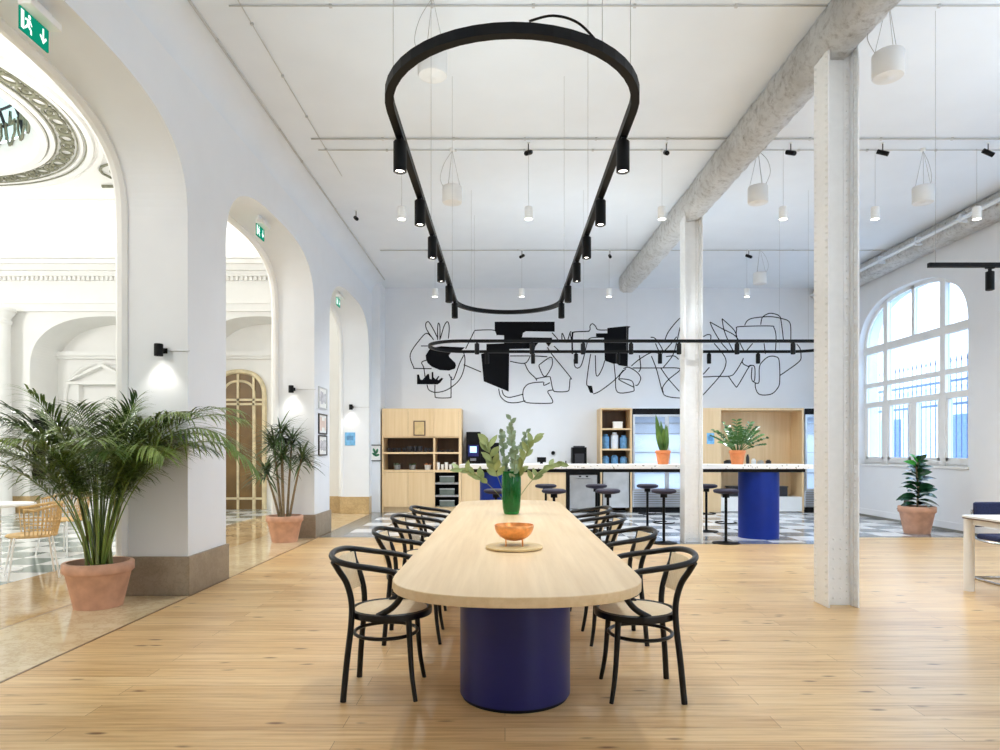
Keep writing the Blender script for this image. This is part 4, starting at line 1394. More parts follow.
# ------------------------------------------------------------------ kitchen along the back wall
KF = 14.60                        # front plane of the cabinets
def kx(px): return (px - PX0) * KF / FX
def kz(py): return EYE + (PY0 - py) * KF / FX
KB = YB - 0.005

def cabinet_left():
    x0, x1 = kx(382), kx(461.5)
    xm = kx(434)
    zt, z1, zs, zc = kz(408.5), kz(437), kz(453), kz(470)
    t = thing('tall_cabinet', 'tall oak kitchen cabinet with open shelves, at the far left', 'cabinet', (0, 0, 0))
    c = MB()
    c.box(x0, x0 + 0.03, KF, KB, 0, zt).box(x1 - 0.06, x1, KF, KB, 0, zt).box(x0 + 0.03, x1 - 0.06, KF, KB, zt - 0.03, zt)
    MB().box(x0 + 0.03, x1 - 0.06, KB - 0.02, KB, 0.12, zt - 0.03).build('back_panel', 'darkoak', t)
    c.box(xm - 0.02, xm + 0.02, KF + 0.02, KB - 0.02, 0.12, zt - 0.03)
    c.box(x0 + 0.03, x1 - 0.06, KF + 0.06, KF + 0.08, 0.0, 0.12)
    c.box(x0 + 0.03, x1 - 0.06, KF + 0.02, KB - 0.02, z1 - 0.015, z1 + 0.02)
    c.build('carcass', 'cab', t)
    MB().box(x0 + 0.03, xm - 0.02, KF + 0.01, KB - 0.02, zs - 0.02, zs + 0.02).build('shelf', 'cab', t)
    MB().box(xm + 0.02, x1 - 0.06, KF + 0.01, KB - 0.02, zs - 0.02, zs + 0.02).build('shelf', 'cab', t)
    MB().box(x0 + 0.03, x1 - 0.06, KF - 0.01, KB - 0.02, zc - 0.05, zc).build('worktop', 'cab', t)
    e = [x0 + 0.03, kx(408), xm, x1 - 0.06]
    for a, b in zip(e, e[1:]):
        MB().box(a + 0.003, b - 0.003, KF, KF + 0.02, z1 + 0.02, zt - 0.03).build('door', 'cab', t)
    for a, b in zip(e[:2], e[1:3]):
        MB().box(a + 0.003, b - 0.003, KF, KF + 0.02, 0.12, zc - 0.055).build('door', 'cab', t)
    dk = MB().box(xm + 0.02, x1 - 0.06, KF + 0.3, KF + 0.32, 0.12, zc - 0.055).box(xm + 0.021, xm + 0.03, KF + 0.02, KF + 0.3, 0.12, zc - 0.055).box(x1 - 0.07, x1 - 0.061, KF + 0.02, KF + 0.3, 0.12, zc - 0.055)
    dk.build('rack_lining', 'black', t)
    for z in (kz(483.5), kz(496)):
        MB().box(xm + 0.02, x1 - 0.06, KF, KF + 0.3, z - 0.02, z + 0.02).build('rack_shelf', 'steel', t)
    for i, z in enumerate((kz(483.5) + 0.02, kz(496) + 0.02, 0.12)):
        b = thing('wire_basket', 'grey green basket on the %s tier of the black rack by the oak cabinet' % ('top', 'middle', 'bottom')[i], 'basket', ((xm + x1) / 2 - 0.02, KF + 0.14, z), 0, 'baskets in the black rack')
        bk = MB().box(-0.16, 0.16, -0.1, 0.1, 0, 0.012)
        for (xa, xb, ya, yb) in ((-0.16, 0.16, -0.1, -0.09), (-0.16, 0.16, 0.09, 0.1), (-0.16, -0.15, -0.09, 0.09), (0.15, 0.16, -0.09, 0.09)):
            bk.box(xa, xb, ya, yb, 0.012, 0.13)
        bk.build('basket_body', 'crate', b)
        MB().box(-0.165, 0.165, -0.105, -0.095, 0.125, 0.14).build('rim', 'ltgrey', b)
    return zs, zc, x0, x1, xm, z1
zs, zc, cx0, cx1, cxm, cz1 = cabinet_left()

def mug(loc, label, m, group, scale=1.0, rz=0.0):
    t = thing('mug', label, 'mug', loc, rz, group)
    MB().lathe([(0, 0), (0.034, 0), (0.040, 0.01), (0.042, 0.095), (0.038, 0.095), (0.036, 0.015), (0, 0.013)], 16).build('mug_body', m, t, smooth=True)
    MB().tube(smoothpath([(0.040, 0, 0.08), (0.07, 0, 0.075), (0.072, 0, 0.035), (0.041, 0, 0.025)], 4), 0.006, 6).build('handle', m, t)
    t.scale = (scale,) * 3
    return t
g0 = None
for i in range(9):
    x = cx0 + 0.12 + i * 0.115
    lab = 'dark mug on the upper left cabinet shelf, %s from the left' % ORD[i]
    sc = 1.35 if i in (4, 5, 6) else 1.0
    if g0 is None:
        g0 = mug((x, KF + 0.16, zs + 0.02), lab, 'darkware', 'dark mugs on the upper cabinet shelf')
    else:
        dup(g0, (x, KF + 0.16 + 0.03 * (i % 2), zs + 0.02), 0.8 * i, lab, (sc,) * 3)
g1 = None
for i in range(4):
    x = cxm + 0.09 + i * 0.1
    lab = 'dark bowl cup on the upper right cabinet shelf, %s from the left' % ORD[i]
    g1 = dup(g0, (x, KF + 0.16, zs + 0.02), 1.1 * i, lab, (1.0, 1.0, 0.5))
def herb(loc, label, topm, i):
    t = thing('potted_herb', label, 'potted plant', loc, 0, 'small pots on the lower cabinet shelf')
    MB().lathe([(0, 0), (0.06, 0), (0.078, 0.11), (0.07, 0.11), (0.066, 0.09), (0, 0.09)], 20).build('pot', 'grey' if i < 2 else 'ltgrey', t, smooth=True)
    lv = MB()
    rnd = random.Random(i)
    for k in range(26):
        a = rnd.uniform(0, 2 * PI)
        lv.blade((0.03 * math.cos(a), 0.03 * math.sin(a), 0.09), (math.cos(a), math.sin(a), rnd.uniform(0.4, 1.6)), rnd.uniform(0.05, 0.09), 0.03, droop=0.5, n=3)
    lv.build('leaves', topm, t)
for i, (px, mm, lab) in enumerate(((396, 'euc', 'leftmost small potted herb on the lower cabinet shelf'), (411.5, 'zz', 'middle small potted herb on the lower cabinet shelf'), (427, 'copper', 'rightmost small pot with reddish leaves on the lower cabinet shelf'))):
    herb((kx(px), KF + 0.16, zc), lab, mm, i)
def cup(loc, label, h):
    t = thing('cup_stack', label, 'cups', loc, 0, 'white cups on the cabinet worktop')
    b = MB()
    for k in range(h):
        z = k * 0.045
        b.lathe([(0, z), (0.026, z), (0.040, z + 0.075), (0.037, z + 0.075), (0.024, z + 0.005), (0, z + 0.005)], 14)
    b.build('cups', 'whiteglass', t, smooth=True)
for i in range(5):
    cup((cxm + 0.08 + i * 0.09, KF + 0.12 + 0.04 * (i % 2), zc), 'white cup stack on the worktop by the oak cabinet, %s from the left' % ORD[i], 3 - (i % 2))
fp = thing('framed_notice', 'small brown framed notice propped on the oak cabinet doors', 'sign', (kx(419.5), KF, kz(428.5)))
MB().box(-0.13, 0.13, -0.02, 0, -0.16, 0.17).build('frame', 'frame2', fp, bevel=0.003)
MB().box(-0.105, 0.105, -0.023, -0.02, -0.135, 0.145).build('print', 'trivet', fp)

# counter between the tall cabinets
ct = thing('kitchen_counter', 'low oak counter with white terrazzo top along the back wall', 'counter', (0, 0, 0))
ca, cbx = cx1 + 0.005, kx(600)
MB().box(ca, cbx, KF - 0.02, KB, 0.885, 0.925).build('worktop', 'terrazzo', ct)
MB().box(ca, kx(566), KF + 0.03, KB, 0.10, 0.885).build('carcass', 'cabin', ct)
MB().box(ca, kx(566), KF + 0.08, KB, 0, 0.10).build('toe_kick', 'black', ct)
ee = [ca, kx(484), kx(507), kx(530), kx(548), kx(566)]
for a, b in zip(ee, ee[1:]):
    MB().box(a + 0.003, b - 0.003, KF + 0.01, KF + 0.03, 0.10, 0.875).build('door', 'cab', ct)
dw = thing('dishwasher', 'stainless steel dishwasher in black surround under the counter', 'dishwasher', ((kx(567) + kx(600)) / 2, KF, 0))
w2 = (kx(600) - kx(567)) / 2
MB().box(-w2, -w2 + 0.06, -0.01, 0.55, 0, 0.88).box(w2 - 0.06, w2, -0.01, 0.55, 0, 0.88).box(-w2 + 0.06, w2 - 0.06, -0.01, 0.55, 0.82, 0.88).build('surround', 'black', dw)
dd = MB().box(-w2 + 0.065, w2 - 0.065, 0.0, 0.5, 0.08, 0.815).build('door', 'steel', dw)
MB().tube([(-0.15, -0.03, 0.74), (0.15, -0.03, 0.74)], 0.01, 8).build('handle', 'chrome', dd)
for kx_ in (-0.075, 0.075):
    MB().box(kx_ - 0.025, kx_ + 0.025, -0.006, 0, 0.77, 0.80).build('knob', 'black', dd)

# coffee machine
cm = thing('coffee_machine', 'large black coffee machine with lit blue screen on the counter', 'coffee machine', (kx(482), KF + 0.3, 0.925))
MB().box(-0.35, -0.04, -0.2, 0.2, 0.0, 0.84).build('tower', 'black', cm, bevel=0.01)
MB().box(-0.04, 0.37, -0.22, 0.2, 0.16, 0.60).build('body', 'black', cm, bevel=0.012)
MB().box(-0.04, 0.37, -0.2, 0.2, 0.0, 0.16).build('base', 'darkware', cm)
sc_ = MB().box(-0.31, -0.08, -0.212, -0.2, 0.30, 0.55).build('screen', 'navy', cm)
MB().box(-0.27, -0.12, -0.215, -0.212, 0.38, 0.52).build('screen_picture', 'screen', sc_)
MB().box(-0.24, -0.2, -0.217, -0.215, 0.43, 0.49).box(-0.18, -0.15, -0.217, -0.215, 0.42, 0.5).build('screen_icon', 'screen2', sc_)
MB().box(-0.26, -0.13, -0.26, -0.2, 0.20, 0.26).build('spout', 'chrome', cm)
MB().box(-0.30, -0.09, -0.3, -0.2, 0.0, 0.03).build('drip_tray', 'steel', cm)
# grinder, box and cups
gr = thing('coffee_grinder', 'black boxy grinder on the counter beside the shelf cabinet', 'grinder', (kx(580), KF + 0.25, 0.925))
MB().box(-0.16, 0.16, -0.15, 0.15, 0.0, 0.50).build('body', 'black', gr, bevel=0.008)
MB().box(-0.12, 0.12, -0.12, 0.12, 0.50, 0.53).build('lid', 'darkware', gr)
MB().box(-0.10, 0.10, -0.158, -0.15, 0.1, 0.36).build('front_panel', 'darkware', gr)
bx = thing('card_reader', 'low black card reader stand behind the vase sprigs', 'card reader', (kx(542), KF + 0.2, 0.925))
MB().box(-0.03, 0.03, -0.03, 0.03, 0, 0.17).build('stand', 'black', bx)
MB().box(-0.10, 0.10, -0.05, 0.04, 0.17, 0.28).build('display', 'black', bx, bevel=0.006)
dl = thing('wall_dial', 'small round black dial on the wall above the counter', 'dial', (kx(555), YB - 0.002, kz(453)))
MB().tube([(0, 0, 0), (0, -0.03, 0)], 0.045, 18).build('body', 'black', dl, smooth=True)
for i, px in enumerate((562, 566.5)):
    ob = MB().lathe([(0, 0), (0.03, 0), (0.035, 0.02), (0.035, 0.12), (0.015, 0.16), (0.015, 0.2), (0, 0.2)], 14).build('bottle', 'darkware' if i else 'whiteglass', smooth=True, loc=(kx(px), KF + 0.15, 0.925))
    tag(ob, ('white little bottle on the counter left of the dark one', 'dark little bottle on the counter left of the grinder')[i], 'bottle')

# tall shelf cabinet in the middle
def shelf_cabinet():
    x0, x1 = kx(600.5), kx(632)
    zt = kz(408)
    t = thing('shelf_cabinet', 'tall oak shelf cabinet left of the glass fridge', 'cabinet', (0, 0, 0))
    c = MB().box(x0, x0 + 0.035, KF, KB, 0, zt).box(x1 - 0.035, x1, KF, KB, 0, zt).box(x0 + 0.035, x1 - 0.035, KF, KB, zt - 0.03, zt)
    MB().box(x0 + 0.035, x1 - 0.035, KB - 0.02, KB, 0, zt - 0.03).build('back_panel', 'darkoak', t)
    c.build('carcass', 'cab', t)
    zz = [kz(429), kz(449.5), kz(465)]
    for z in zz:
        MB().box(x0 + 0.035, x1 - 0.035, KF + 0.01, KB - 0.02, z - 0.018, z + 0.018).build('shelf', 'cab', t)
    lw = MB().box(x0 + 0.04, x1 - 0.04, KF + 0.02, KF + 0.05, 0.10, zz[2] - 0.06).build('door', 'steel', t)
    MB().box(x0 + 0.04, x0 + 0.06, KF, KF + 0.02, 0.1, zz[2] - 0.06).box(x1 - 0.06, x1 - 0.04, KF, KF + 0.02, 0.1, zz[2] - 0.06).build('door_edge', 'black', lw)
    xc = (x0 + x1) / 2
    ob = thing('storage_box', 'small white box on the top shelf of the middle oak cabinet', 'box', (xc + 0.06, KF + 0.2, zz[0] + 0.018))
    MB().box(-0.1, 0.1, -0.08, 0.08, 0, 0.12).build('box_body', 'paper', ob)
    MB().box(-0.105, 0.105, -0.085, 0.085, 0.12, 0.15).build('lid', 'paper', ob)
    k = 0
    for lev, nme in ((1, 'middle'), (2, 'lower')):
        for j in range(3):
            hh = (0.32, 0.36, 0.30)[j] if lev == 1 else (0.18, 0.2, 0.17)[j]
            x = x0 + 0.14 + j * 0.2
            ob = MB().lathe([(0, 0), (0.075, 0), (0.082, 0.02), (0.082, hh * 0.82), (0.05, hh * 0.9), (0.05, hh), (0, hh)], 20).build('storage_jar', 'glassblue' if j != 1 or lev == 2 else 'fridgein', smooth=True, loc=(x, KF + 0.2, zz[lev] + 0.018))
            tag(ob, 'blue white jar on the %s shelf of the middle oak cabinet, %s from left' % (nme, ORD[j]), 'jar', 'jars in the middle oak cabinet')
shelf_cabinet()

# glass door fridges
def fridge(x0, x1, label, ndoor):
    zt = kz(408.5)
    t = thing('glass_fridge', label, 'fridge', (x0, KF, 0))
    w = x1 - x0
    D = KB - KF
    MB().box(0, 0.03, 0.02, D, 0.05, zt).box(w - 0.03, w, 0.02, D, 0.05, zt).box(0.03, w - 0.03, 0.02, D, zt - 0.03, zt).box(0.03, w - 0.03, D - 0.03, D, 0.05, zt - 0.03).box(0.03, w - 0.03, 0.02, D - 0.03, 0.44, 0.47).build('cabinet_body', 'fridgein', t)
    MB().box(0, w, 0, 0.02, zt - 0.13, zt).build('header', 'black', t)
    MB().box(0, w, 0.0, 0.05, 0.0, 0.11).build('kick_plate', 'black', t)
    g = MB()
    for k in range(7):
        g.box(0.02, w - 0.02, 0.0, 0.02, 0.12 + k * 0.05, 0.15 + k * 0.05)
    g.build('grille', 'steel', t)
    for z in (0.85, 1.3, 1.72, 1.95):
        MB().box(0.03, w - 0.03, 0.06, D - 0.03, z, z + 0.015).build('shelf', 'steel', t)
    MB().box(0.04, w - 0.04, 0.06, 0.09, zt - 0.16, zt - 0.14).build('light_strip', 'fridgelamp', t)
    dw_ = w / ndoor
    for k in range(ndoor):
        a, b = k * dw_ + 0.004, (k + 1) * dw_ - 0.004
        f = MB().box(a, a + 0.04, -0.01, 0.02, 0.47, zt - 0.135).box(b - 0.04, b, -0.01, 0.02, 0.47, zt - 0.135).box(a + 0.04, b - 0.04, -0.01, 0.02, 0.47, 0.52).box(a + 0.04, b - 0.04, -0.01, 0.02, zt - 0.18, zt - 0.135)
        dd = f.build('door', 'steel', t)
        MB().box(a + 0.04, b - 0.04, 0.0, 0.006, 0.52, zt - 0.18).build('door_glass', 'fpane', dd)
        MB().tube([(b - 0.05 if k == 0 else a + 0.05, -0.04, 0.9), (b - 0.05 if k == 0 else a + 0.05, -0.04, 1.4)], 0.01, 8).build('handle', 'chrome', dd)
    lamp('fridge_light', 'AREA', (x0 + w / 2, KF + 0.07, 1.3), 8 * w, (0.84, 0.92, 1.0), (PI / 2, 0, 0), w * 0.85, sizey=1.5)
fridge(kx(632.8), kx(701), 'wide glass door fridge behind the bar, left of the farther column', 2)
fridge(kx(805), kx(832), 'narrow glass door fridge at right end of the kitchen', 1)

# niche cabinet on the right
def niche_cabinet():
    x0, x1 = kx(701.8), kx(804)
    xa, xb = kx(721), kx(802)
    zt = kz(408)
    t = thing('niche_cabinet', 'wide oak cabinet with deep open niche, right end of kitchen', 'cabinet', (0, 0, 0))
    c = MB().box(x0, xa, KF, KB, 0, zt).box(xb, x1, KF, KB, 0, zt).box(xa, xb, KF, KB, zt - 0.05, zt).box(xa, xb, KB - 0.02, KB, 0.1, zt - 0.05)
    c.build('carcass', 'cab', t)
    MB().box(xa, xb, KF, KB - 0.02, kz(470), kz(464.5)).build('worktop', 'terrazzo', t)
    MB().box(xa, xb, KF + 0.0, KF + 0.5, 0.02, kz(497)).build('drawer', 'white', t)
    return xa, xb, kz(464.5)
xa, xb, nz = niche_cabinet()
st_ = thing('wall_sticker', 'light blue sticker on the oak panel right of the farther column', 'sticker', (kx(710.5), KF, kz(438.5)))
MB().box(-0.08, 0.08, -0.006, 0, -0.12, 0.12).build('sheet', 'bluesticker', st_)
MB().box(-0.05, 0.05, -0.008, -0.006, -0.05, 0.06).build('printed_patch', 'glassblue', st_)
for i, (px, hh, r, mm, lab) in enumerate(((731, 0.10, 0.09, 'darkware', 'flat dark bowl in the oak niche left of the bar plant'), (751, 0.22, 0.035, 'darkware', 'dark bottle in the oak niche right of the bar plant'), (757, 0.13, 0.05, 'whiteglass', 'white jug in the oak niche beside the dark bottle'),
     (764, 0.09, 0.07, 'steel', 'steel tin in the middle of the oak niche'), (772, 0.10, 0.06, 'darkware', 'dark pot in the oak niche, farthest right of its wares'))):
    ob = MB().lathe([(0, 0), (r * 0.8, 0), (r, hh * 0.15), (r, hh * 0.7), (r * 0.6, hh * 0.9), (r * 0.6, hh), (0, hh)], 18).build('kitchen_jar', mm, smooth=True, loc=(kx(px), KF + 0.2, nz))
    tag(ob, lab, 'jar')
for i, (px, mm) in enumerate(((740, 'darkware'), (757, 'paper'), (783, 'darkware'))):
    o = thing('storage_crate', ('dark crate at the left in the lower cabinet niche', 'white crate in the middle of the lower cabinet niche', 'dark crate at the right in the lower cabinet niche')[i], 'crate', (kx(px), KF + 0.3, kz(497)))
    MB().box(-0.17, 0.17, -0.14, 0.14, 0, 0.2).build('crate_body', mm, o, bevel=0.006)
    MB().box(-0.18, 0.18, -0.15, 0.15, 0.2, 0.225).build('lid', mm, o)
for o_ in [o for o in bpy.data.objects if o.name.startswith('storage_crate')]:
    pass
MB_low = MB().box(xa, xb, KF + 0.02, KB - 0.02, kz(497), kz(497) + 0.001)
MB_low.b.free()

# ------------------------------------------------------------------ the bar and its stools
bar = thing('bar_table', 'long terrazzo topped bar on two blue drum pedestals', 'bar table', (1.97, 10.34, 0))
MB().box(-2.66, 2.66, -0.34, 0.36, 1.065, 1.132).build('bar_top', 'terrazzo', bar, bevel=0.006)
MB().box(-2.55, 2.55, -0.30, 0.30, 1.015, 1.065).build('under_frame', 'black', bar)
for x in (-2.06, 1.96):
    MB().lathe([(0, 0.0), (0.30, 0.0), (0.30, 1.015), (0, 1.015)], 64, (x, 0, 0)).build('pedestal', 'blue', bar, smooth=True)
def stool(label):
    t = thing('bar_stool', label, 'stool', (0, 0, 0), 0, 'dark round stools at the bar')
    MB().lathe([(0, 0.715), (0.10, 0.715), (0.165, 0.73), (0.18, 0.75), (0.175, 0.772), (0.14, 0.785), (0, 0.788)], 32).build('seat', 'seatdark', t, smooth=True, auto=60)
    MB().lathe([(0, 0.66), (0.05, 0.66), (0.05, 0.715), (0, 0.715)], 16).build('seat_plate', 'black', t)
    MB().tube([(0, 0, 0.02), (0, 0, 0.70)], 0.02, 12).build('post', 'black', t, smooth=True)
    MB().lathe([(0, 0), (0.195, 0), (0.195, 0.008), (0.05, 0.016), (0.03, 0.03), (0, 0.03)], 32).build('base', 'black', t, smooth=True)
    fr = [(0, 0, 0.30), (0.07, 0.0, 0.30)]
    rp = [(0.02, 0.02, 0.30)] + [(0.0 + 0.15 * math.cos(a), 0.15 * math.sin(a), 0.30) for a in [0.5 + (2 * PI - 1.0) * 0 + 0.26 * j for j in range(21)]]
    MB().tube(rp, 0.009, 6).build('footrest', 'black', t, smooth=True)
    return t
s0 = None
for i, x in enumerate((-0.13, 0.71, 1.49, 2.30, 3.20)):
    lab = 'dark round bar stool on the near side of the bar, %s from the left' % ORD[i]
    if s0 is None:
        s0 = stool(lab)
        s0.location = (x, 9.66, 0)
    else:
        dup(s0, (x, 9.66, 0), 0.4 * i - 0.6, lab)
for i, x in enumerate((0.68, 1.52, 2.37, 3.35)):
    dup(s0, (x, 11.1, 0), 0.5 * i, 'dark round bar stool on the far side of the bar, %s from the left' % ORD[i])

# ------------------------------------------------------------------ plants
def pot(t, r, h, m='terra', rim=True):
    b = r * 0.68
    prof = [(0, 0), (b, 0), (b + (r - b) * 0.72, h * 0.74), (r - 0.012, h * 0.77), (r, h * 0.80), (r, h - 0.008), (r - 0.008, h), (r - 0.035, h), (r - 0.045, h * 0.86), (0, h * 0.86)]
    o = MB().lathe(prof, 40).build('pot', m, t, smooth=True, auto=50)
    MB().lathe([(r - 0.046, h * 0.865), (r * 0.4, h * 0.885), (0, h * 0.90)], 28).build('soil', 'soil', t, smooth=True)
    return o

def frond(t, base, az, elev, length, droop, mname, leafl=0.30, n=26, width=0.022, name='frond', rnd=random, ymax=9):
    m = MB()
    p = Vector(base)
    d = Vector((math.cos(az) * math.cos(elev), math.sin(az) * math.cos(elev), math.sin(elev)))
    path, dirs = [p.copy()], [d.copy()]
    k = 22
    for i in range(k):
        s = i / k
        an_ = elev - droop * (s ** 1.9)
        d = Vector((math.cos(az) * math.cos(an_), math.sin(az) * math.cos(an_), math.sin(an_)))
        p = p + d * length / k
        if p.x > -0.05 and p.x < 0.7 and p.y > ymax:
            p.y = ymax
        path.append(p.copy())
        dirs.append(d.copy())
    m.tube(path, [0.0055 * (1 - 0.8 * i / k) + 0.0015 for i in range(k + 1)], 5)
    s0 = 0.40
    for j in range(n):
        s = s0 + (1 - s0) * (j + 0.5) / n
        idx = s * k
        i0 = min(int(idx), k - 1)
        q = path[i0].lerp(path[i0 + 1], idx - i0)
        dd = dirs[i0]
        side = dd.cross(Vector((0, 0, 1)))
        if side.length < 1e-3:
            side = Vector((1, 0, 0))
        side.normalize()
        nu = side.cross(dd)
        u = (s - s0) / (1 - s0)
        L = leafl * (0.55 + 0.9 * math.sin(PI * min(1, u * 0.8 + 0.12))) * (1 - 0.35 * u) * rnd.uniform(0.9, 1.1)
        for sg in (-1, 1):
            v = side * sg * (0.85 - 0.25 * u) + dd * (0.55 + 0.6 * u) + nu * rnd.uniform(0.12, 0.3)
            m.blade(q, v, L, width, droop=rnd.uniform(0.7, 1.3), n=4, fold=0.12, peak=0.3)
    return m.build(name, mname, t)

pl = thing('potted_palm', 'big areca palm in terracotta pot beside the nearest pier', 'potted plant', (-3.485, 5.72, 0))
pot(pl, 0.272, 0.385)
rnd = random.Random(4)
for k in range(36):
    az = (k * 137.5 + rnd.uniform(-14, 14)) % 360
    ring = k / 35.0                        # inner fronds stand, outer ones arch over
    el = 88 - 9 * ring + rnd.uniform(-4, 4)
    L = 1.36 + 0.36 * rnd.random()
    dr_ = 0.55 + 1.35 * ring + rnd.uniform(-0.15, 0.2)
    a = math.radians(az)
    b0 = (0.06 * math.cos(a) * rnd.uniform(0.2, 1), 0.06 * math.sin(a) * rnd.uniform(0.2, 1), 0.33)
    frond(pl, b0, a, math.radians(el), L, dr_, 'palm' if rnd.random() < 0.5 else 'palm2', 0.34, 36, 0.017, rnd=rnd, ymax=0.30)
for az, el, L, dr_ in ((-8, 77, 2.05, 1.8), (-20, 74, 2.1, 2.1), (-2, 80, 2.0, 1.7), (-12, 71, 2.1, 2.3), (-28, 78, 1.9, 1.6), (-38, 76, 1.75, 2.0), (186, 74, 1.6, 1.6), (200, 71, 1.6, 1.9), (178, 70, 1.6, 1.5), (-60, 80, 1.6, 1.7), (230, 79, 1.6, 1.6)):
    a = math.radians(az)
    frond(pl, (0.05 * math.cos(a), 0.05 * math.sin(a), 0.33), a, math.radians(el), L, dr_, 'palm', 0.34, 36, 0.018, rnd=rnd, ymax=0.28)
stm = MB()
for k in range(14):
    a = rnd.uniform(0, 2 * PI)
    r0, r1 = rnd.uniform(0.02, 0.1), rnd.uniform(0.08, 0.2)
    stm.tube([(r0 * math.cos(a), r0 * math.sin(a), 0.32), (r1 * 0.6 * math.cos(a), r1 * 0.6 * math.sin(a), 0.62), (r1 * math.cos(a), r1 * math.sin(a), 0.92)], [0.014, 0.010, 0.005], 6)
stm.build('stems', 'palmstem', pl, smooth=True)

dc = thing('potted_dracaena', 'dracaena with bare stems in terracotta pot before the second pier', 'potted plant', (-3.25, 9.84, 0))
pot(dc, 0.265, 0.385)
rnd = random.Random(9)
def tuft(parent, c, d0, L, n, mname):
    m = MB()
    for k in range(n):
        a = rnd.uniform(0, 2 * PI)
        e = rnd.uniform(-0.25, 1.2)
        v = Vector((math.cos(a) * math.cos(e), math.sin(a) * math.cos(e), math.sin(e)))
        m.blade(Vector(c) + Vector((0, 0, rnd.uniform(-0.10, 0.06))), v, L * rnd.uniform(0.75, 1.15), 0.03, droop=rnd.uniform(0.5, 1.2), n=5, fold=0.15, peak=0.25)
    return m.build('leaf_tuft', mname, parent)
for (tx, ty, tz, bx_, by_) in ((-0.05, -0.03, 1.62, -0.02, 0.0), (0.10, 0.02, 1.48, 0.03, 0.02), (0.26, -0.04, 1.22, 0.07, 0.0), (-0.27, -0.02, 1.02, -0.08, 0.02), (0.0, -0.10, 1.25, 0.0, -0.05), (-0.16, 0.0, 1.42, -0.05, 0.0)):
    st = MB()
    path = smoothpath([(bx_, by_, 0.34), (bx_ + (tx - bx_) * 0.45, by_ + (ty - by_) * 0.5, 0.34 + (tz - 0.34) * 0.5), (tx, ty, tz)], 5)
    st.tube(path, [0.020 - 0.008 * i / (len(path) - 1) for i in range(len(path))], 8)
    s_ = st.build('stem', 'bark', dc, smooth=True)
    tuft(s_, (tx, ty, tz), None, 0.40, 60, 'drac')

fc = thing('potted_rubber_plant', 'glossy rubber plant in terracotta pot under the arched window', 'potted plant', (6.70, 10.85, 0))
pot(fc, 0.275, 0.44)
MB().tube(smoothpath([(0, 0, 0.36), (0.02, 0, 0.7), (0.0, 0.01, 1.02), (0.02, 0, 1.16)], 5), 0.016, 8).build('stem', 'bark', fc, smooth=True)
rnd = random.Random(3)
for k in range(50):
    u = k / 49
    z = 0.46 + 0.72 * u
    a = k * 2.4
    L = 0.33 * (1 - 0.42 * u) * rnd.uniform(0.85, 1.1)
    e = 0.35 + 0.6 * u + rnd.uniform(-0.2, 0.2)
    m = MB()
    d = Vector((math.cos(a) * math.cos(e), math.sin(a) * math.cos(e), math.sin(e)))
    tilt = Vector((rnd.uniform(-0.5, 0.5), rnd.uniform(-0.9, -0.1), 1.0)).normalized()
    m.blade((0.01, 0, z), d, L, L * 0.5, up=tilt, droop=0.9, n=6, fold=0.1, peak=0.5)
    m.build('leaf', 'ficus2' if k in (43, 46, 48) else 'ficus', fc, smooth=True)

sn = thing('potted_snake_plant', 'snake plant in orange terracotta pot on the bar', 'potted plant', (2.42, 10.22, 1.132))
pot(sn, 0.118, 0.215, 'terra2')
rnd = random.Random(6)
for k in range(12):
    a = 2 * PI * k / 12 + rnd.uniform(-0.2, 0.2)
    m = MB()
    tl = rnd.uniform(0.06, 0.30)
    if k == 0:
        a, tl = 2.7, 0.13
    L = (0.60, 0.44, 0.34, 0.50, 0.30, 0.40, 0.36, 0.46, 0.3, 0.38, 0.42, 0.33)[k]
    d = Vector((math.cos(a) * tl, math.sin(a) * tl, 1))
    m.blade((0.03 * math.cos(a), 0.03 * math.sin(a), 0.17), d, L, 0.085, up=Vector((rnd.uniform(-0.5, 0.5), -1, 0.1)), droop=0.05, n=6, fold=0.18, peak=0.45)
    m.build('leaf', 'snake', sn, smooth=True)

zp = thing('potted_zz_plant', 'bushy plant with arching stems in orange pot on the bar', 'potted plant', (3.56, 10.22, 1.132))
pot(zp, 0.125, 0.215, 'terra2')
rnd = random.Random(8)
for k in range(19):
    a = 2 * PI * k / 9.5 + rnd.uniform(-0.2, 0.2)
    e = rnd.uniform(0.8, 1.42)
    if k in (6, 0):
        e = 0.65
    L = rnd.uniform(0.36, 0.50)
    m = MB()
    p = Vector((0.03 * math.cos(a), 0.03 * math.sin(a), 0.17))
    d = Vector((math.cos(a) * math.cos(e), math.sin(a) * math.cos(e), math.sin(e)))
    path = [p.copy()]
    for i in range(10):
        d = (d + Vector((0, 0, -1)) * 0.06).normalized()
        p = p + d * L / 10
        path.append(p.copy())
        if i > 2:
            sd = d.cross(Vector((0, 0, 1))).normalized()
            for sg in (-1, 1):
                m.blade(p, sd * sg * 1.3 + d * 0.6 + Vector((0, 0, 0.2)), 0.085, 0.042, up=Vector((rnd.uniform(-0.6, 0.6), -0.7, 0.5)), droop=0.2, n=4, fold=0.1, peak=0.45)
    m.tube(path, [0.008 - 0.0005 * i for i in range(11)], 5)
    m.build('stem_with_leaves', 'zz', zp)

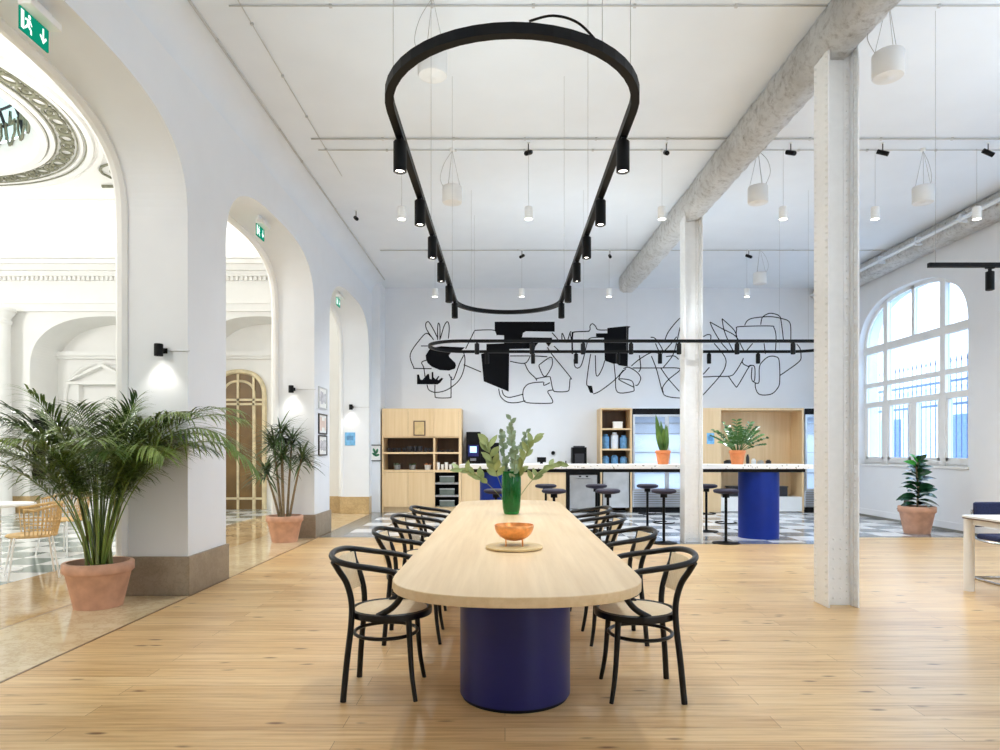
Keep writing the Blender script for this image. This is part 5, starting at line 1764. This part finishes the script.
# ------------------------------------------------------------------ lobby furniture
def rattan_chair(label, loc, rz):
    t = thing('rattan_armchair', label, 'chair', loc, rz, 'rattan chairs in the lobby')
    MB().lathe([(0, 0.43), (0.22, 0.43), (0.235, 0.445), (0.22, 0.46), (0, 0.455)], 28).build('seat', 'rattan', t, smooth=True)
    for sx in (-1, 1):
        for sy in (-1, 1):
            MB().tube([(sx * 0.17, sy * 0.16, 0.44), (sx * 0.23, sy * 0.22, 0.0)], 0.010, 8).build('leg', 'white', t, smooth=True)
    arc = [(0.28 * math.cos(a), 0.27 * math.sin(a), 0.72 + 0.06 * max(0, -math.sin(a))) for a in [math.radians(20 - 220 * j / 24) for j in range(25)]]
    MB().tube(arc, 0.016, 8).build('top_rail', 'rattan', t, smooth=True)
    sp_ = MB()
    for j in range(25):
        a = math.radians(20 - 220 * j / 24)
        sp_.tube([(0.22 * math.cos(a), 0.22 * math.sin(a), 0.45), (0.255 * math.cos(a), 0.25 * math.sin(a), 0.58), arc[j]], 0.0055, 5)
    for z, r in ((0.52, 0.24), (0.60, 0.258)):
        sp_.tube([(r * math.cos(a), r * 0.97 * math.sin(a), z) for a in [math.radians(20 - 220 * j / 24) for j in range(25)]], 0.007, 5)
    sp_.build('woven_back', 'rattan', t)
    return t
r0 = rattan_chair('rattan armchair with white legs nearest the left picture edge', (-5.00, 7.05, 0), math.radians(130))
dup(r0, (-5.70, 8.65, 0), math.radians(170), 'rattan armchair behind the foliage of the big palm')
def bistro(label, loc):
    t = thing('bistro_table', label, 'table', loc, 0, 'round white lobby tables')
    MB().lathe([(0, 0.72), (0.34, 0.72), (0.35, 0.735), (0.34, 0.75), (0, 0.75)], 40).build('table_top', 'white', t, smooth=True)
    MB().tube([(0, 0, 0.02), (0, 0, 0.72)], 0.025, 12).build('post', 'white', t, smooth=True)
    MB().lathe([(0, 0), (0.22, 0), (0.22, 0.012), (0.03, 0.03), (0, 0.03)], 32).build('base', 'white', t, smooth=True)
    return t
bt = bistro('round white lobby table beside the rattan armchairs', (-5.62, 7.40, 0))
dup(bt, (-6.7, 10.6, 0), 0, 'round white lobby table farther back near the niche')

# ------------------------------------------------------------------ desk and chair at the right edge
dk = thing('desk', 'white desk with round legs cut by the right picture edge', 'desk', (4.36, 4.9, 0))
poly = []
for (cx_, cy_, a0) in ((1.75, 1.45, 0), (0.05, 1.45, PI / 2), (0.05, 0.05, PI), (1.75, 0.05, 3 * PI / 2)):
    for j in range(7):
        a = a0 + PI / 2 * j / 6
        poly.append((cx_ + 0.05 * math.cos(a), cy_ + 0.05 * math.sin(a)))
MB().prism(poly, 0.700, 0.718).build('desk_top', 'white', dk)
MB().prism([(0.9 + (x - 0.9) * 0.998, 0.75 + (y - 0.75) * 0.998) for x, y in poly], 0.688, 0.700).build('edge_band', 'frame2', dk)
MB().box(0.06, 1.74, 0.06, 1.44, 0.63, 0.688).build('apron', 'white', dk)
for x in (0.055, 1.745):
    for y in (0.055, 1.445):
        MB().tube([(x, y, 0), (x, y, 0.688)], 0.045, 18).build('leg', 'white', dk, smooth=True)
oc = thing('cantilever_chair', 'navy upholstered cantilever chair behind the white desk', 'chair', (5.12, 6.72, 0))
MB().box(-0.24, 0.24, 0.20, 0.25, 0.54, 0.80).build('backrest', 'navyfab', oc, bevel=0.02)
MB().box(-0.22, 0.22, -0.24, 0.22, 0.42, 0.475).build('seat', 'navyfab', oc, bevel=0.02)
fr = MB()
for sx in (-1, 1):
    fr.tube(smoothpath([(sx * 0.25, 0.235, 0.72), (sx * 0.25, 0.225, 0.50), (sx * 0.25, 0.18, 0.43), (sx * 0.25, 0.0, 0.41), (sx * 0.25, -0.22, 0.41), (sx * 0.25, -0.29, 0.36), (sx * 0.25, -0.27, 0.06), (sx * 0.25, -0.22, 0.015), (sx * 0.25, 0.22, 0.014)], 5), 0.0125, 8)
fr.tube([(-0.25, 0.22, 0.014), (0.25, 0.22, 0.014)], 0.0125, 8)
fr.build('frame', 'chrome', oc, smooth=True)

# ------------------------------------------------------------------ daylight, cove strip and added fills
w = bpy.data.worlds.new('daylight')
S.world = w
w.use_nodes = True
bg = w.node_tree.nodes['Background']
bg.inputs['Color'].default_value = (0.80, 0.90, 1.0, 1)
bg.inputs['Strength'].default_value = 3.0
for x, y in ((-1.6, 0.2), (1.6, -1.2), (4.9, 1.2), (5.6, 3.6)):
    lamp('hall_ceiling_fill', 'SPOT', (x, y, 2.6), 82, (0.80, 0.91, 1.0), (PI, 0, 0), 0.15, 2.8, 1.0)  # unseen fill without fixtures, added to brighten the hall ceiling
# cove strips that light the lobby vault, and unseen point lights added to brighten the lobby
lamp('cove_light', 'AREA', (-9.0, LYB - 0.28, 5.46), 42, (1, 0.96, 0.9), (math.radians(180), 0, 0), 12.0, sizey=0.12)
for x, y in ((-5.6, 1.8), (-6.4, 8.6), (-11.0, 3.0), (-11.0, 10.5)):
    lamp('lobby_fill_light', 'POINT', (x, y, 4.0), 92, (1, 0.98, 0.96), size=0.25)

# ------------------------------------------------------------------ camera
cam = bpy.data.cameras.new('camera')
cam.sensor_width = 36.0
cam.lens = FX / 1000.0 * 36.0
cam.shift_x = -(PX0 - 500) / 1000.0
cam.shift_y = (PY0 - 375) / 1000.0
cam.clip_start = 0.05
co = bpy.data.objects.new('camera', cam)
COL.objects.link(co)
co.location = (0, 0, EYE)
co.rotation_euler = (PI / 2, 0, 0)
S.camera = co
S.view_settings.view_transform = 'Standard'
S.view_settings.look = 'None'
S.view_settings.exposure = 1.24
S.view_settings.gamma = 1.0
S.view_settings.use_curve_mapping = False
S.cycles.max_bounces = 10
S.cycles.diffuse_bounces = 6
S.cycles.transparent_max_bounces = 16
S.cycles.caustics_reflective = False
S.cycles.caustics_refractive = False
S.cycles.sample_clamp_indirect = 8.0
